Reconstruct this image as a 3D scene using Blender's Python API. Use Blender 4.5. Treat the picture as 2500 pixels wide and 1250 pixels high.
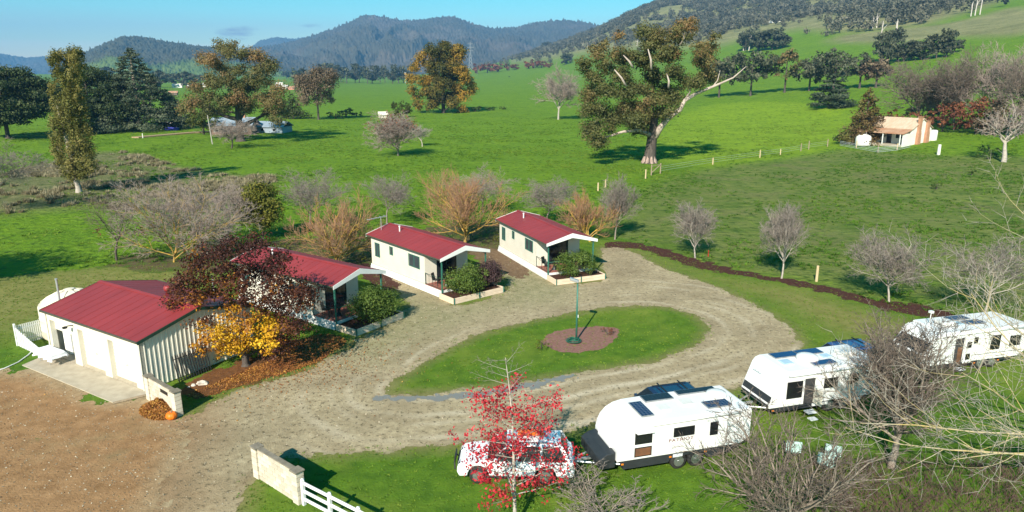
import bpy, bmesh, math, random
import numpy as np
from mathutils import Vector, Matrix

for o in list(bpy.data.objects): bpy.data.objects.remove(o)
scn = bpy.context.scene
COL = scn.collection

# ------------------------------------------------------------------ camera
CAM_H, FPX, YH = 16.0, 1700.0, 190.0        # drone height (m), focal length and horizon row of the 2500 px wide picture
PITCH = math.atan((625-YH)/FPX)
cam = bpy.data.cameras.new('camera'); camo = bpy.data.objects.new('camera', cam); COL.objects.link(camo)
camo.location = (0, 0, CAM_H); camo.rotation_euler = (math.pi/2-PITCH, 0, 0)
cam.sensor_width = 36; cam.lens = 36*FPX/2500; cam.clip_start = .5; cam.clip_end = 40000
scn.camera = camo

# ------------------------------------------------------------------ sky, sun, exposure
SUN_EL = math.radians(33.7)
SUN_D = Vector((0.324*math.cos(SUN_EL), 0.946*math.cos(SUN_EL), -math.sin(SUN_EL)))   # direction the light travels
world = bpy.data.worlds.new('World'); scn.world = world; world.use_nodes = True
nt = world.node_tree; nt.nodes.clear()
sky = nt.nodes.new('ShaderNodeTexSky'); sky.sky_type = 'NISHITA'; sky.sun_disc = False
sky.sun_elevation = SUN_EL; sky.sun_rotation = math.atan2(-SUN_D.x, -SUN_D.y)
sky.altitude = 300; sky.air_density = 1.0; sky.dust_density = 0.3; sky.ozone_density = 2.2
hsv = nt.nodes.new('ShaderNodeHueSaturation'); hsv.inputs['Saturation'].default_value = 1.75; hsv.inputs['Hue'].default_value = 0.455; hsv.inputs['Value'].default_value = 1.0
bg = nt.nodes.new('ShaderNodeBackground'); bg.inputs['Strength'].default_value = 0.072
wo = nt.nodes.new('ShaderNodeOutputWorld')
nt.links.new(sky.outputs[0], hsv.inputs['Color'])
# a few torn grey wisps of cloud low over the hills
geo = nt.nodes.new('ShaderNodeNewGeometry'); mp = nt.nodes.new('ShaderNodeMapping'); mp.inputs['Scale'].default_value = (9, 9, 42)
cr = nt.nodes.new('ShaderNodeValToRGB'); cr.color_ramp.elements[0].position = .20; cr.color_ramp.elements[1].position = .48
cr.color_ramp.elements[1].color = (.75, .75, .75, 1)
mx = nt.nodes.new('ShaderNodeMixRGB'); mx.inputs[2].default_value = (2.6, 2.9, 3.7, 1)
tc = nt.nodes.new('ShaderNodeTexCoord')
nt.links.new(tc.outputs['Generated'], mp.inputs[0]); 
nt.links.new(cr.outputs[0], mx.inputs[0])
_dots = None
for _u, _v, _sx, _sz, _k in ((575, 80, 26, 70, 1.0), (600, 72, 34, 110, .8), (760, 63, 30, 150, .7), (870, 60, 40, 160, .5), (240, 152, 50, 190, .45), (1300, 47, 14, 140, .35)):
    _x, _c = (_u-1250)/FPX, -(_v-625)/FPX
    _d = Vector((_x, math.cos(PITCH)+_c*math.sin(PITCH), -math.sin(PITCH)+_c*math.cos(PITCH))).normalized()
    vm = nt.nodes.new('ShaderNodeVectorMath'); vm.operation = 'SUBTRACT'; vm.inputs[1].default_value = _d; nt.links.new(tc.outputs['Generated'], vm.inputs[0])
    vs_ = nt.nodes.new('ShaderNodeVectorMath'); vs_.operation = 'MULTIPLY'; vs_.inputs[1].default_value = (_sx, _sx, _sz); nt.links.new(vm.outputs[0], vs_.inputs[0])
    vl = nt.nodes.new('ShaderNodeVectorMath'); vl.operation = 'LENGTH'; nt.links.new(vs_.outputs[0], vl.inputs[0])
    mr_ = nt.nodes.new('ShaderNodeMapRange'); mr_.inputs['From Min'].default_value = 1.0; mr_.inputs['From Max'].default_value = .1; mr_.inputs['To Max'].default_value = _k; nt.links.new(vl.outputs['Value'], mr_.inputs[0])
    if _dots is None: _dots = mr_.outputs[0]
    else:
        ad = nt.nodes.new('ShaderNodeMath'); ad.operation = 'MAXIMUM'; nt.links.new(_dots, ad.inputs[0]); nt.links.new(mr_.outputs[0], ad.inputs[1]); _dots = ad.outputs[0]
n2 = nt.nodes.new('ShaderNodeTexNoise'); n2.inputs['Scale'].default_value = 5.5; n2.inputs['Detail'].default_value = 6; n2.inputs['Roughness'].default_value = .65; nt.links.new(mp.outputs[0], n2.inputs['Vector'])
mu = nt.nodes.new('ShaderNodeMath'); mu.operation = 'MULTIPLY'; nt.links.new(_dots, mu.inputs[0]); nt.links.new(n2.outputs[0], mu.inputs[1])
nt.links.new(mu.outputs[0], cr.inputs[0])
nt.links.new(hsv.outputs[0], mx.inputs[1]); nt.links.new(mx.outputs[0], bg.inputs[0]); nt.links.new(bg.outputs[0], wo.inputs[0])

sl = bpy.data.lights.new('sun', 'SUN'); sl.energy = 4.4; sl.angle = math.radians(.55); sl.color = (1.0, .93, .80)
so = bpy.data.objects.new('sun', sl); COL.objects.link(so); so.rotation_euler = SUN_D.to_track_quat('-Z', 'Y').to_euler(); so.location = (-30, -80, 70)

HAZE = 1.1e-4
vs = scn.view_settings; scn.display_settings.display_device = 'sRGB'
vs.view_transform = 'Standard'; vs.look = 'None'; vs.exposure = 0.95; vs.gamma = 1; vs.use_curve_mapping = False
scn.render.engine = 'CYCLES'
scn.cycles.volume_bounces = 0; scn.cycles.max_bounces = 8; scn.cycles.transparent_max_bounces = 12
scn.cycles.diffuse_bounces = 3; scn.cycles.glossy_bounces = 3; scn.cycles.use_denoising = True

# ------------------------------------------------------------------ numbers: noise, terrain, picture rays
def hash2(ix, iy, s):
    n = (ix.astype(np.int64)*374761393 + iy.astype(np.int64)*668265263 + s*1274126177) & 0x7fffffff
    n = (n ^ (n >> 13))*1274126177 & 0x7fffffff
    return ((n ^ (n >> 16)) & 0xffffff)/float(0xffffff)
def vnoise(x, y, s=0):
    x = np.asarray(x, float); y = np.asarray(y, float)
    ix = np.floor(x); iy = np.floor(y); fx = x-ix; fy = y-iy
    fx = fx*fx*(3-2*fx); fy = fy*fy*(3-2*fy)
    a = hash2(ix, iy, s); b = hash2(ix+1, iy, s); c = hash2(ix, iy+1, s); d = hash2(ix+1, iy+1, s)
    return (a+(b-a)*fx)*(1-fy)+(c+(d-c)*fx)*fy
def fbm(x, y, s=0, o=4):
    t = 0; a = .5; n = 0
    for i in range(o):
        t = t+a*vnoise(np.asarray(x)*2**i, np.asarray(y)*2**i, s+i*17); n += a; a *= .5
    return t/n*2-1
def smooth(a, b, x):
    t = np.clip((x-a)/(b-a), 0, 1); return t*t*(3-2*t)

KV = 1812.0
def zv(u, r, v):
    yf = r*math.cos(math.atan((u-1250)/FPX)); return CAM_H+(YH-v)/KV*yf
PROF = {   # picture column: (distance, height) pairs of the land along that column
 -600: [(150,0),(1000,4),(2000,14),(3000,30)],
 600: [(150,0),(1000,4),(2000,14),(3000,30)],
 1000: [(150,0),(700,2),(1000,5),(1500,9),(2000,14),(3000,25)],
 1200: [(150,0),(700,4),(900,zv(1200,900,203)),(1200,zv(1200,1200,190)),(1600,zv(1200,1600,172)),(2000,zv(1200,2000,158)),(2600,zv(1200,2600,162))],
 1330: [(150,0),(400,2),(700,10),(900,zv(1330,900,190)),(1200,zv(1330,1200,172)),(1600,zv(1330,1600,148)),(1900,zv(1330,1900,128)),(2200,zv(1330,2200,121)),(2700,zv(1330,2700,128))],
 1450: [(150,0),(500,4),(700,zv(1450,700,205)),(900,zv(1450,900,180)),(1200,zv(1450,1200,150)),(1600,zv(1450,1600,115)),(1900,zv(1450,1900,92)),(2200,zv(1450,2200,82)),(2700,zv(1450,2700,92))],
 1550: [(150,0),(250,.5),(350,3),(500,zv(1550,500,220)),(700,zv(1550,700,187)),(900,zv(1550,900,158)),(1200,zv(1550,1200,117)),(1500,zv(1550,1500,72)),(1900,zv(1550,1900,18)),(2100,zv(1550,2100,12)),(2600,zv(1550,2600,30))],
 1950: [(150,.2),(250,2),(350,zv(1950,350,232)),(450,zv(1950,450,195)),(600,zv(1950,600,150)),(800,zv(1950,800,100)),(1000,zv(1950,1000,65)),(1300,zv(1950,1300,30)),(1700,zv(1950,1700,-12)),(2200,zv(1950,2200,-45))],
 2500: [(150,1.2),(250,8),(350,16),(450,29),(600,zv(2500,600,65)),(800,zv(2500,800,20)),(1100,zv(2500,1100,-20)),(1500,zv(2500,1500,-60)),(2200,zv(2500,2200,-70))],
 4200: [(150,1.2),(250,8),(350,16),(450,26),(600,40),(800,60),(1100,80),(1500,100),(2200,110)],
}
NB, NR = 121, 160
_bs = np.radians(np.linspace(-60, 60, NB)); _lr = np.linspace(math.log(100), math.log(9000), NR)
_us = sorted(PROF); _cols = []
for u in _us:
    rr = [100]+[p[0] for p in PROF[u]]+[4200, 9000]; zz = [0]+[p[1] for p in PROF[u]]+[12, 5]
    _cols.append(np.interp(_lr, np.log(rr), zz))
_cols = np.array(_cols); _cu = 1250+FPX*np.tan(_bs)
HG = np.array([[np.interp(min(max(c, _us[0]), _us[-1]), _us, _cols[:, j]) for j in range(NR)] for c in _cu])
for _ in range(5):
    HG[:, 1:-1] = (HG[:, :-2]+2*HG[:, 1:-1]+HG[:, 2:])/4
    HG[1:-1, :] = (HG[:-2, :]+2*HG[1:-1, :]+HG[2:, :])/4
HG[:, :4] = 0
def hz(x, y):
    x = np.asarray(x, float); y = np.asarray(y, float)
    r = np.hypot(x, y); b = np.arctan2(x, y)
    fade = 1-smooth(math.radians(62), math.radians(95), np.abs(b))
    bi = np.clip((b-_bs[0])/(_bs[1]-_bs[0]), 0, NB-1.001); ri = np.clip((np.log(np.maximum(r, 101))-_lr[0])/(_lr[1]-_lr[0]), 0, NR-1.001)
    i = bi.astype(int); j = ri.astype(int); fb = bi-i; fr = ri-j
    z = (HG[i, j]*(1-fb)+HG[i+1, j]*fb)*(1-fr)+(HG[i, j+1]*(1-fb)+HG[i+1, j+1]*fb)*fr
    amp = smooth(110, 260, r)
    z = z*fade + amp*(fbm(x/60, y/60, 3)*.5) + smooth(250, 900, r)*fbm(x/170, y/170, 5)*np.clip(z*.10, 0, 11)
    return z
def ray(u, v):
    x = (u-1250)/FPX; zc = -(v-625)/FPX
    return x, math.cos(PITCH)+zc*math.sin(PITCH), -math.sin(PITCH)+zc*math.cos(PITCH)
def G(u, v, z=0):
    x, y, zz = ray(u, v); t = (z-CAM_H)/zz
    return Vector((x*t, y*t, z))
def T(u, v):
    """where the picture ray through (u, v) meets the land"""
    x, y, zz = ray(u, v); ts = 20*1.006**np.arange(0, 900)
    d = (CAM_H+zz*ts)-hz(x*ts, y*ts)
    k = int(np.argmax(d < 0)); k = k if d[k] < 0 else 700
    if k: a = d[k-1]/(d[k-1]-d[k]); t = ts[k-1]+(ts[k]-ts[k-1])*a
    else: t = ts[0]
    return Vector((x*t, y*t, float(hz(x*t, y*t))))
def PX(x, y, z):
    z = z-CAM_H; d = y*math.cos(PITCH)-z*math.sin(PITCH); up = y*math.sin(PITCH)+z*math.cos(PITCH)
    return 1250+FPX*x/d, 625-FPX*up/d
def tall(p, v):
    """height a thing standing at p needs to reach picture row v"""
    lo, hi = 0, 120
    for _ in range(40):
        m = (lo+hi)/2
        if PX(p.x, p.y, p.z+m)[1] > v: lo = m
        else: hi = m
    return lo
def wide(p, px): return px*math.hypot(p.y, p.z-CAM_H)/FPX*1.0

# ------------------------------------------------------------------ building helpers
def tag(o, label=None, cat=None, group=None, kind=None):
    if label: o['label'] = label
    if cat: o['category'] = cat
    if group: o['group'] = group
    if kind: o['kind'] = kind
    return o
def thing(name, label, cat, loc=(0,0,0), rz=0, group=None):
    o = bpy.data.objects.new(name, None); COL.objects.link(o); o.empty_display_size = .2
    o.location = loc; o.rotation_euler = (0, 0, rz)
    return tag(o, label, cat, group)
def link(name, me, parent=None):
    o = bpy.data.objects.new(name, me); COL.objects.link(o)
    if parent: o.parent = parent
    return o
def copy_tree(o, parent=None):
    c = o.copy(); COL.objects.link(c)
    if parent: c.parent = parent
    for ch in o.children: copy_tree(ch, c)
    return c
class MB:
    def __init__(s): s.v = []; s.f = []; s.m = []
    def add(s, vs, fs, mi=0):
        k = len(s.v); s.v += [tuple(p) for p in vs]
        s.f += [tuple(i+k for i in f) for f in fs]; s.m += [mi]*len(fs); return s
    def box(s, x0, x1, y0, y1, z0, z1, mi=0):
        return s.add([(x0,y0,z0),(x1,y0,z0),(x1,y1,z0),(x0,y1,z0),(x0,y0,z1),(x1,y0,z1),(x1,y1,z1),(x0,y1,z1)],
            [(0,3,2,1),(4,5,6,7),(0,1,5,4),(1,2,6,5),(2,3,7,6),(3,0,4,7)], mi)
    def hexa(s, b, t, mi=0):     # four bottom and four top corners
        return s.add(list(b)+list(t), [(0,3,2,1),(4,5,6,7),(0,1,5,4),(1,2,6,5),(2,3,7,6),(3,0,4,7)], mi)
    def prism(s, poly, a, b, plane='xz', mi=0):
        n = len(poly)
        def w(p, d): return (p[0], d, p[1]) if plane == 'xz' else ((d, p[0], p[1]) if plane == 'yz' else (p[0], p[1], d))
        return s.add([w(p, a) for p in poly]+[w(p, b) for p in poly],
            [tuple(range(n))[::-1], tuple(range(n, 2*n))]+[(i, (i+1) % n, n+(i+1) % n, n+i) for i in range(n)], mi)
    def tube(s, pts, rad, n=8, mi=0):
        pts = [Vector(p) for p in pts]
        if not hasattr(rad, '__len__'): rad = [rad]*len(pts)
        vs = []; prev = None
        for i, p in enumerate(pts):
            d = (pts[min(i+1, len(pts)-1)]-pts[max(i-1, 0)])
            d = d.normalized() if d.length > 1e-9 else Vector((0,0,1))
            a = prev if prev is not None else (Vector((1,0,0)) if abs(d.x) < .8 else Vector((0,1,0)))
            a = (a-d*a.dot(d)).normalized(); b = d.cross(a); prev = a
            vs += [p+(a*math.cos(2*math.pi*k/n)+b*math.sin(2*math.pi*k/n))*rad[i] for k in range(n)]
        fs = [(i*n+k, i*n+(k+1) % n, (i+1)*n+(k+1) % n, (i+1)*n+k) for i in range(len(pts)-1) for k in range(n)]
        fs += [tuple(range(n))[::-1], tuple(range((len(pts)-1)*n, len(pts)*n))]
        return s.add(vs, fs, mi)
    def lathe(s, prof, n=20, c=(0,0,0), axis='z', mi=0):
        vs = []
        for r, z in prof:
            for k in range(n):
                a = 2*math.pi*k/n; x, y = r*math.cos(a), r*math.sin(a)
                q = (x, y, z) if axis == 'z' else (x, z, y)
                vs.append((c[0]+q[0], c[1]+q[1], c[2]+q[2]))
        m = len(prof)
        fs = [(i*n+k, i*n+(k+1) % n, (i+1)*n+(k+1) % n, (i+1)*n+k) for i in range(m-1) for k in range(n)]
        fs += [tuple(range(n))[::-1], tuple(range((m-1)*n, m*n))]
        return s.add(vs, fs, mi)
    def build(s, name, mats, parent=None, smooth=False, bevel=0, loc=None, rot=None):
        me = bpy.data.meshes.new(name); me.from_pydata(s.v, [], s.f)
        bm = bmesh.new(); bm.from_mesh(me); bmesh.ops.recalc_face_normals(bm, faces=bm.faces); bm.to_mesh(me); bm.free()
        for m in (mats if isinstance(mats, (list, tuple)) else [mats]): me.materials.append(m)
        me.polygons.foreach_set('material_index', s.m)
        if smooth: me.polygons.foreach_set('use_smooth', [True]*len(me.polygons))
        o = link(name, me, parent)
        if loc: o.location = loc
        if rot: o.rotation_euler = rot
        if bevel:
            b = o.modifiers.new('bevel', 'BEVEL'); b.width = bevel; b.segments = 2; b.limit_method = 'ANGLE'; b.angle_limit = math.radians(35)
        return o
def np_mesh(name, V, F, mat, parent=None, attrs=None, smooth=False):
    """V (n,3), F (m,k) arrays -> one mesh object, quickly"""
    V = np.ascontiguousarray(V, dtype=np.float32); F = np.ascontiguousarray(F, dtype=np.int32)
    me = bpy.data.meshes.new(name); k = F.shape[1]
    me.vertices.add(len(V)); me.vertices.foreach_set('co', V.ravel())
    me.loops.add(F.size); me.loops.foreach_set('vertex_index', F.ravel())
    me.polygons.add(len(F)); me.polygons.foreach_set('loop_start', np.arange(0, F.size, k, dtype=np.int32))
    if smooth: me.polygons.foreach_set('use_smooth', np.ones(len(F), dtype=bool))
    me.update(calc_edges=True)
    for n, a in (attrs or {}).items():
        at = me.attributes.new(n, 'FLOAT', 'POINT'); at.data.foreach_set('value', np.ascontiguousarray(a, dtype=np.float32))
    me.materials.append(mat)
    return link(name, me, parent)
def seg_mesh(P0, P1, R0, R1, n):
    """many tapered sticks as arrays; n sides"""
    P0 = np.asarray(P0, float); P1 = np.asarray(P1, float); R0 = np.asarray(R0, float); R1 = np.asarray(R1, float)
    d = P1-P0; d /= np.maximum(np.linalg.norm(d, axis=1), 1e-9)[:, None]
    a = np.where(np.abs(d[:, 2:3]) < .9, np.array([[0, 0, 1.]]), np.array([[1., 0, 0]]))
    a = np.cross(d, a); a /= np.linalg.norm(a, axis=1)[:, None]; b = np.cross(d, a)
    th = 2*np.pi*np.arange(n)/n; N = len(P0)
    ring = a[:, None, :]*np.cos(th)[None, :, None]+b[:, None, :]*np.sin(th)[None, :, None]
    V = np.concatenate([P0[:, None]+ring*R0[:, None, None], P1[:, None]+ring*R1[:, None, None]], axis=1).reshape(-1, 3)
    k = np.arange(n); q = np.stack([k, (k+1) % n, n+(k+1) % n, n+k], axis=1)
    F = (q[None]+(np.arange(N)*2*n)[:, None, None]).reshape(-1, 4)
    return V, F
def leaf_mesh(C, S, rng, up=.35, Nrm=None, fold=0):
    """diamond leaves at C with sizes S"""
    N = len(C); n = rng.normal(size=(N, 3)) if Nrm is None else Nrm+rng.normal(size=(N, 3))*.55
    n[:, 2] += up; n /= np.linalg.norm(n, axis=1)[:, None]
    a = np.cross(n, rng.normal(size=(N, 3))); a /= np.linalg.norm(a, axis=1)[:, None]; b = np.cross(n, a)
    S = S[:, None]
    V = np.stack([C+a*S*.62, C+b*S*.42+n*S*.06, C-a*S*.62, C-b*S*.42+n*S*.06], axis=1).reshape(-1, 3)
    F = np.arange(4*N).reshape(N, 4)
    return V, F

# ------------------------------------------------------------------ materials
def ramp(nt, stops):
    r = nt.nodes.new('ShaderNodeValToRGB'); e = r.color_ramp.elements
    while len(e) < len(stops): e.new(.5)
    for i, (p, c) in enumerate(stops): e[i].position = p; e[i].color = (*c, 1)
    return r
def new_mat(name):
    m = bpy.data.materials.new(name); m.use_nodes = True; nt = m.node_tree
    b = nt.nodes.get('Principled BSDF'); return m, nt, b
def mat(name, c1, c2=None, scale=3, rough=.7, metal=0, bump=0, detail=5, stretch=None, spec=.4, bdist=.02, coat=0):
    m, nt, b = new_mat(name); L = nt.links.new
    b.inputs['Roughness'].default_value = rough; b.inputs['Metallic'].default_value = metal; b.inputs['Specular IOR Level'].default_value = spec
    if coat: b.inputs['Coat Weight'].default_value = coat; b.inputs['Coat Roughness'].default_value = .08
    c2 = c2 or tuple(x*.82 for x in c1)
    t = nt.nodes.new('ShaderNodeTexCoord'); mpn = nt.nodes.new('ShaderNodeMapping')
    if stretch: mpn.inputs['Scale'].default_value = stretch
    n = nt.nodes.new('ShaderNodeTexNoise'); n.inputs['Scale'].default_value = scale; n.inputs['Detail'].default_value = detail; n.inputs['Roughness'].default_value = .62
    r = ramp(nt, [(.3, c2), (.68, c1)])
    L(t.outputs['Object'], mpn.inputs[0]); L(mpn.outputs[0], n.inputs['Vector']); L(n.outputs[0], r.inputs[0]); L(r.outputs[0], b.inputs['Base Color'])
    if bump:
        bp = nt.nodes.new('ShaderNodeBump'); bp.inputs['Strength'].default_value = bump; bp.inputs['Distance'].default_value = bdist
        L(n.outputs[0], bp.inputs['Height']); L(bp.outputs[0], b.inputs['Normal'])
    return m
def leaf_mat(name, stops, trans=.3, rough=.6):
    """foliage: colour from the clump's own tint plus a little chance per leaf"""
    m, nt, b = new_mat(name); L = nt.links.new
    a = nt.nodes.new('ShaderNodeAttribute'); a.attribute_name = 'tint'
    g = nt.nodes.new('ShaderNodeNewGeometry')
    mth = nt.nodes.new('ShaderNodeMath'); mth.operation = 'MULTIPLY_ADD'; mth.inputs[1].default_value = .24; L(g.outputs['Random Per Island'], mth.inputs[0])
    s2 = nt.nodes.new('ShaderNodeMath'); s2.operation = 'SUBTRACT'; s2.inputs[1].default_value = .12
    L(a.outputs['Fac'], mth.inputs[2]); L(mth.outputs[0], s2.inputs[0])
    r = ramp(nt, stops); L(s2.outputs[0], r.inputs[0])
    L(r.outputs[0], b.inputs['Base Color']); b.inputs['Roughness'].default_value = rough; b.inputs['Specular IOR Level'].default_value = .25
    tr = nt.nodes.new('ShaderNodeBsdfTranslucent'); L(r.outputs[0], tr.inputs[0])
    ms = nt.nodes.new('ShaderNodeMixShader'); ms.inputs[0].default_value = trans
    L(b.outputs[0], ms.inputs[1]); L(tr.outputs[0], ms.inputs[2]); L(ms.outputs[0], nt.nodes['Material Output'].inputs[0])
    return m
def ground_mat(name, layers, bump=.5, bdist=.05, bscale=6, rough=.95):
    """layers: first (c1, c2, scale); then (c1, c2, scale, mask) with mask = (attribute, low, high, noise scale, noise amount) blended over it"""
    m, nt, b = new_mat(name); L = nt.links.new
    b.inputs['Roughness'].default_value = rough; b.inputs['Specular IOR Level'].default_value = .12
    t = nt.nodes.new('ShaderNodeTexCoord'); cur = None
    def noise(sc, st=None, det=6):
        n = nt.nodes.new('ShaderNodeTexNoise'); n.inputs['Scale'].default_value = sc; n.inputs['Detail'].default_value = det; n.inputs['Roughness'].default_value = .66
        if st:
            mpn = nt.nodes.new('ShaderNodeMapping'); mpn.inputs['Scale'].default_value = st; L(t.outputs['Object'], mpn.inputs[0]); L(mpn.outputs[0], n.inputs['Vector'])
        else: L(t.outputs['Object'], n.inputs['Vector'])
        return n
    for ly in layers:
        n = noise(ly[2]); r = ramp(nt, [(.28, ly[0]), (.5, tuple((p+q)/2 for p, q in zip(ly[0], ly[1]))), (.72, ly[1])]); L(n.outputs[0], r.inputs[0])
        if cur is None: cur = r.outputs[0]; continue
        att, lo, hi, ns, na = ly[3]
        if att:
            a = nt.nodes.new('ShaderNodeAttribute'); a.attribute_name = att; src = a.outputs['Fac']
        n2 = noise(ns)
        ma = nt.nodes.new('ShaderNodeMath'); ma.operation = 'MULTIPLY_ADD'; ma.inputs[1].default_value = na; L(n2.outputs[0], ma.inputs[0])
        if att: L(src, ma.inputs[2])
        else: ma.inputs[2].default_value = 0
        mr = nt.nodes.new('ShaderNodeMapRange'); mr.inputs['From Min'].default_value = lo; mr.inputs['From Max'].default_value = hi; L(ma.outputs[0], mr.inputs[0])
        x = nt.nodes.new('ShaderNodeMixRGB'); L(mr.outputs[0], x.inputs[0]); L(cur, x.inputs[1]); L(r.outputs[0], x.inputs[2]); cur = x.outputs[0]
    L(cur, b.inputs['Base Color'])
    nb = noise(bscale, None, 8); bp = nt.nodes.new('ShaderNodeBump'); bp.inputs['Strength'].default_value = bump; bp.inputs['Distance'].default_value = bdist
    L(nb.outputs[0], bp.inputs['Height']); L(bp.outputs[0], b.inputs['Normal'])
    return m
# ------------------------------------------------------------------ land
def gpoly(px, f=G): return np.array([tuple(f(u, v))[:2] for u, v in px])
def sdf(poly, x, y):
    """signed distance to a polygon, positive inside"""
    x = np.asarray(x, float); y = np.asarray(y, float)
    d = np.full(x.shape, 1e18); ins = np.zeros(x.shape, bool); n = len(poly)
    for i in range(n):
        ax, ay = poly[i]; bx, by = poly[(i+1) % n]; ex, ey = bx-ax, by-ay; wx, wy = x-ax, y-ay
        t = np.clip((wx*ex+wy*ey)/(ex*ex+ey*ey+1e-12), 0, 1); d = np.minimum(d, (wx-ex*t)**2+(wy-ey*t)**2)
        c = ((ay > y) != (by > y)); den = by-ay if abs(by-ay) > 1e-12 else 1e-12
        ins ^= c & (x < ex*(y-ay)/den+ax)
    d = np.sqrt(d); return np.where(ins, d, -d)
def rounded(poly, k=2):
    for _ in range(k):
        q = np.roll(poly, -1, axis=0); poly = np.stack([poly*.75+q*.25, poly*.25+q*.75], axis=1).reshape(-1, 2)
    return poly
P_DRIVE = rounded(gpoly([(150,1252),(300,1130),(400,1050),(450,1022),(520,985),(600,948),(700,922),(780,892),(840,852),(878,826),(985,776),(1005,735),(940,690),(900,668),(930,655),(1090,735),(1125,752),(1235,715),(1255,690),(1195,640),(1170,612),(1210,612),(1370,700),(1490,684),(1465,640),(1470,600),(1530,606),(1610,652),(1700,684),(1800,722),(1880,768),(1930,800),(1955,836),(1935,878),(1880,912),(1800,942),(1700,985),(1560,1020),(1440,1040),(1330,1062),(1130,1086),(940,1098),(800,1106),(745,1112),(690,1110),(625,1150),(600,1180),(575,1252),(560,1400),(60,1400)]), 2)
P_ISL = rounded(gpoly([(934,956),(985,915),(1055,870),(1150,823),(1250,793),(1400,763),(1500,748),(1600,745),(1690,764),(1738,796),(1722,832),(1650,868),(1560,893),(1400,914),(1250,941),(1100,957),(990,965)]), 3)
P_DIRT = rounded(gpoly([(-300,985),(-60,918),(60,893),(275,985),(360,975),(430,1010),(445,1030),(470,1060),(420,1160),(380,1260),(360,1400),(-500,1400)]), 2)
P_LAWN = rounded(gpoly([(-700,800),(-200,690),(100,668),(330,640),(560,640),(720,590),(900,600),(1000,560),(1210,545),(1300,520),(1480,575),(1560,590),(1640,622),(1760,652),(1850,672),(1980,694),(2100,728),(2290,768),(2700,860),(3300,1400),(-900,1400)]), 2)
Z_ROUGH = gpoly([(1470,590),(1560,470),(1640,430),(1800,402),(2060,366),(2300,380),(2700,390),(2800,900),(2280,768),(2000,705),(1750,660),(1560,600)], T)
Z_TUSS = rounded(gpoly([(-150,450),(0,430),(120,395),(230,368),(330,372),(420,405),(560,425),(690,430),(640,470),(560,505),(380,520),(200,505),(0,525),(-200,540)], T), 1)
Z_LIME = rounded(gpoly([(1600,330),(1690,265),(1850,245),(2060,262),(2130,300),(2060,350),(1760,405),(1640,395)], T), 1)
Z_PALE = rounded(gpoly([(2020,92),(2180,70),(2340,55),(2520,8),(2560,85),(2330,86),(2200,104),(2080,104)], T), 1)
Z_FAR = gpoly([(1150,195),(1430,140),(1480,125),(1480,170),(1300,185)], T)

G_LO, G_HI = (.046,.122,.005), (.110,.228,.010)
m_field = ground_mat('pasture_grass', [
    (G_LO, G_HI, .35),
    ((.048,.112,.007), (.160,.255,.018), .06, (None, .42, .62, .9, 1.0)),
    ((.13,.22,.010), (.23,.335,.018), .18, ('lime', -.1, .9, .12, .55)),
    ((.066,.125,.014), (.20,.215,.060), .22, ('rough', .55, 1.25, .12, .8)),
    ((.115,.105,.045), (.20,.175,.085), .4, ('rough', 1.66, 2.0, .11, 1.3)),
    ((.085,.105,.028), (.22,.20,.095), .5, ('tuss', .60, 1.35, .22, .75)),
    ((.15,.15,.06), (.30,.275,.13), .05, ('pale', .2, .9, .02, .3)),
    ((.17,.27,.020), (.23,.32,.035), .6, (None, .57, .70, .45, .95)),
    ((.016,.048,.005), (.045,.095,.012), 1.6, (None, .54, .66, .85, 1.0)),  # dark flecks painted in for the small shadows among the grass tufts
    ((.022,.065,.006), (.05,.115,.012), .8, (None, .57, .70, .22, .95)),  # coarser flecks of the same painted tuft shade, for the farther fields
], bump=1, bdist=.6, bscale=.9)

rs = np.concatenate([[.01], np.arange(8, 104, 8), 104*1.0155**np.arange(0, 295)])
an = np.radians(np.concatenate([np.arange(-180, -44, 6), np.arange(-42, 42.01, .2), np.arange(48, 180, 6)]))
A, R_ = np.meshgrid(an, rs); gx = R_*np.sin(A); gy = R_*np.cos(A); gz = hz(gx, gy)
gz = np.where(R_ < 90, 0, gz)
na = len(an); nr = len(rs)
idx = np.arange(na*nr).reshape(nr, na); nx = np.roll(idx, -1, axis=1)
F = np.stack([idx[:-1], nx[:-1], nx[1:], idx[1:]], axis=-1).reshape(-1, 4)
fx, fy = gx.ravel(), gy.ravel()
def zone(poly, w): return smooth(-w, w, sdf(poly, fx, fy))
u_, v_ = 0, 0
VB_U = [1100,1200,1330,1450,1550,1650,1750,1850,1950,2100,2250,2330,2420,2520]; VB_V = [168,152,144,122,118,112,108,84,68,80,66,38,8,-30]
def seen(x, y, z):
    d = y*math.cos(PITCH)-(z-CAM_H)*math.sin(PITCH); d = np.where(d < 1, 1, d)
    return 1250+FPX*x/d, 625-FPX*(y*math.sin(PITCH)+(z-CAM_H)*math.cos(PITCH))/d
_pu, _pv = seen(fx, fy, gz.ravel())
forest_ground = smooth(-22, 14, np.interp(_pu, VB_U, VB_V)-_pv)*smooth(600, 900, np.hypot(fx, fy))*(_pu > 1250)*(_pu < 2600)*.85
t_o = np_mesh('ground', np.stack([fx, fy, gz.ravel()], 1), F[:, ::-1], m_field,
    attrs=dict(rough=zone(Z_ROUGH, 5), tuss=zone(Z_TUSS, 5), lime=zone(Z_LIME, 10), pale=np.maximum(zone(Z_PALE, 25), forest_ground)), smooth=True)
tag(t_o, kind='structure')

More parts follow.
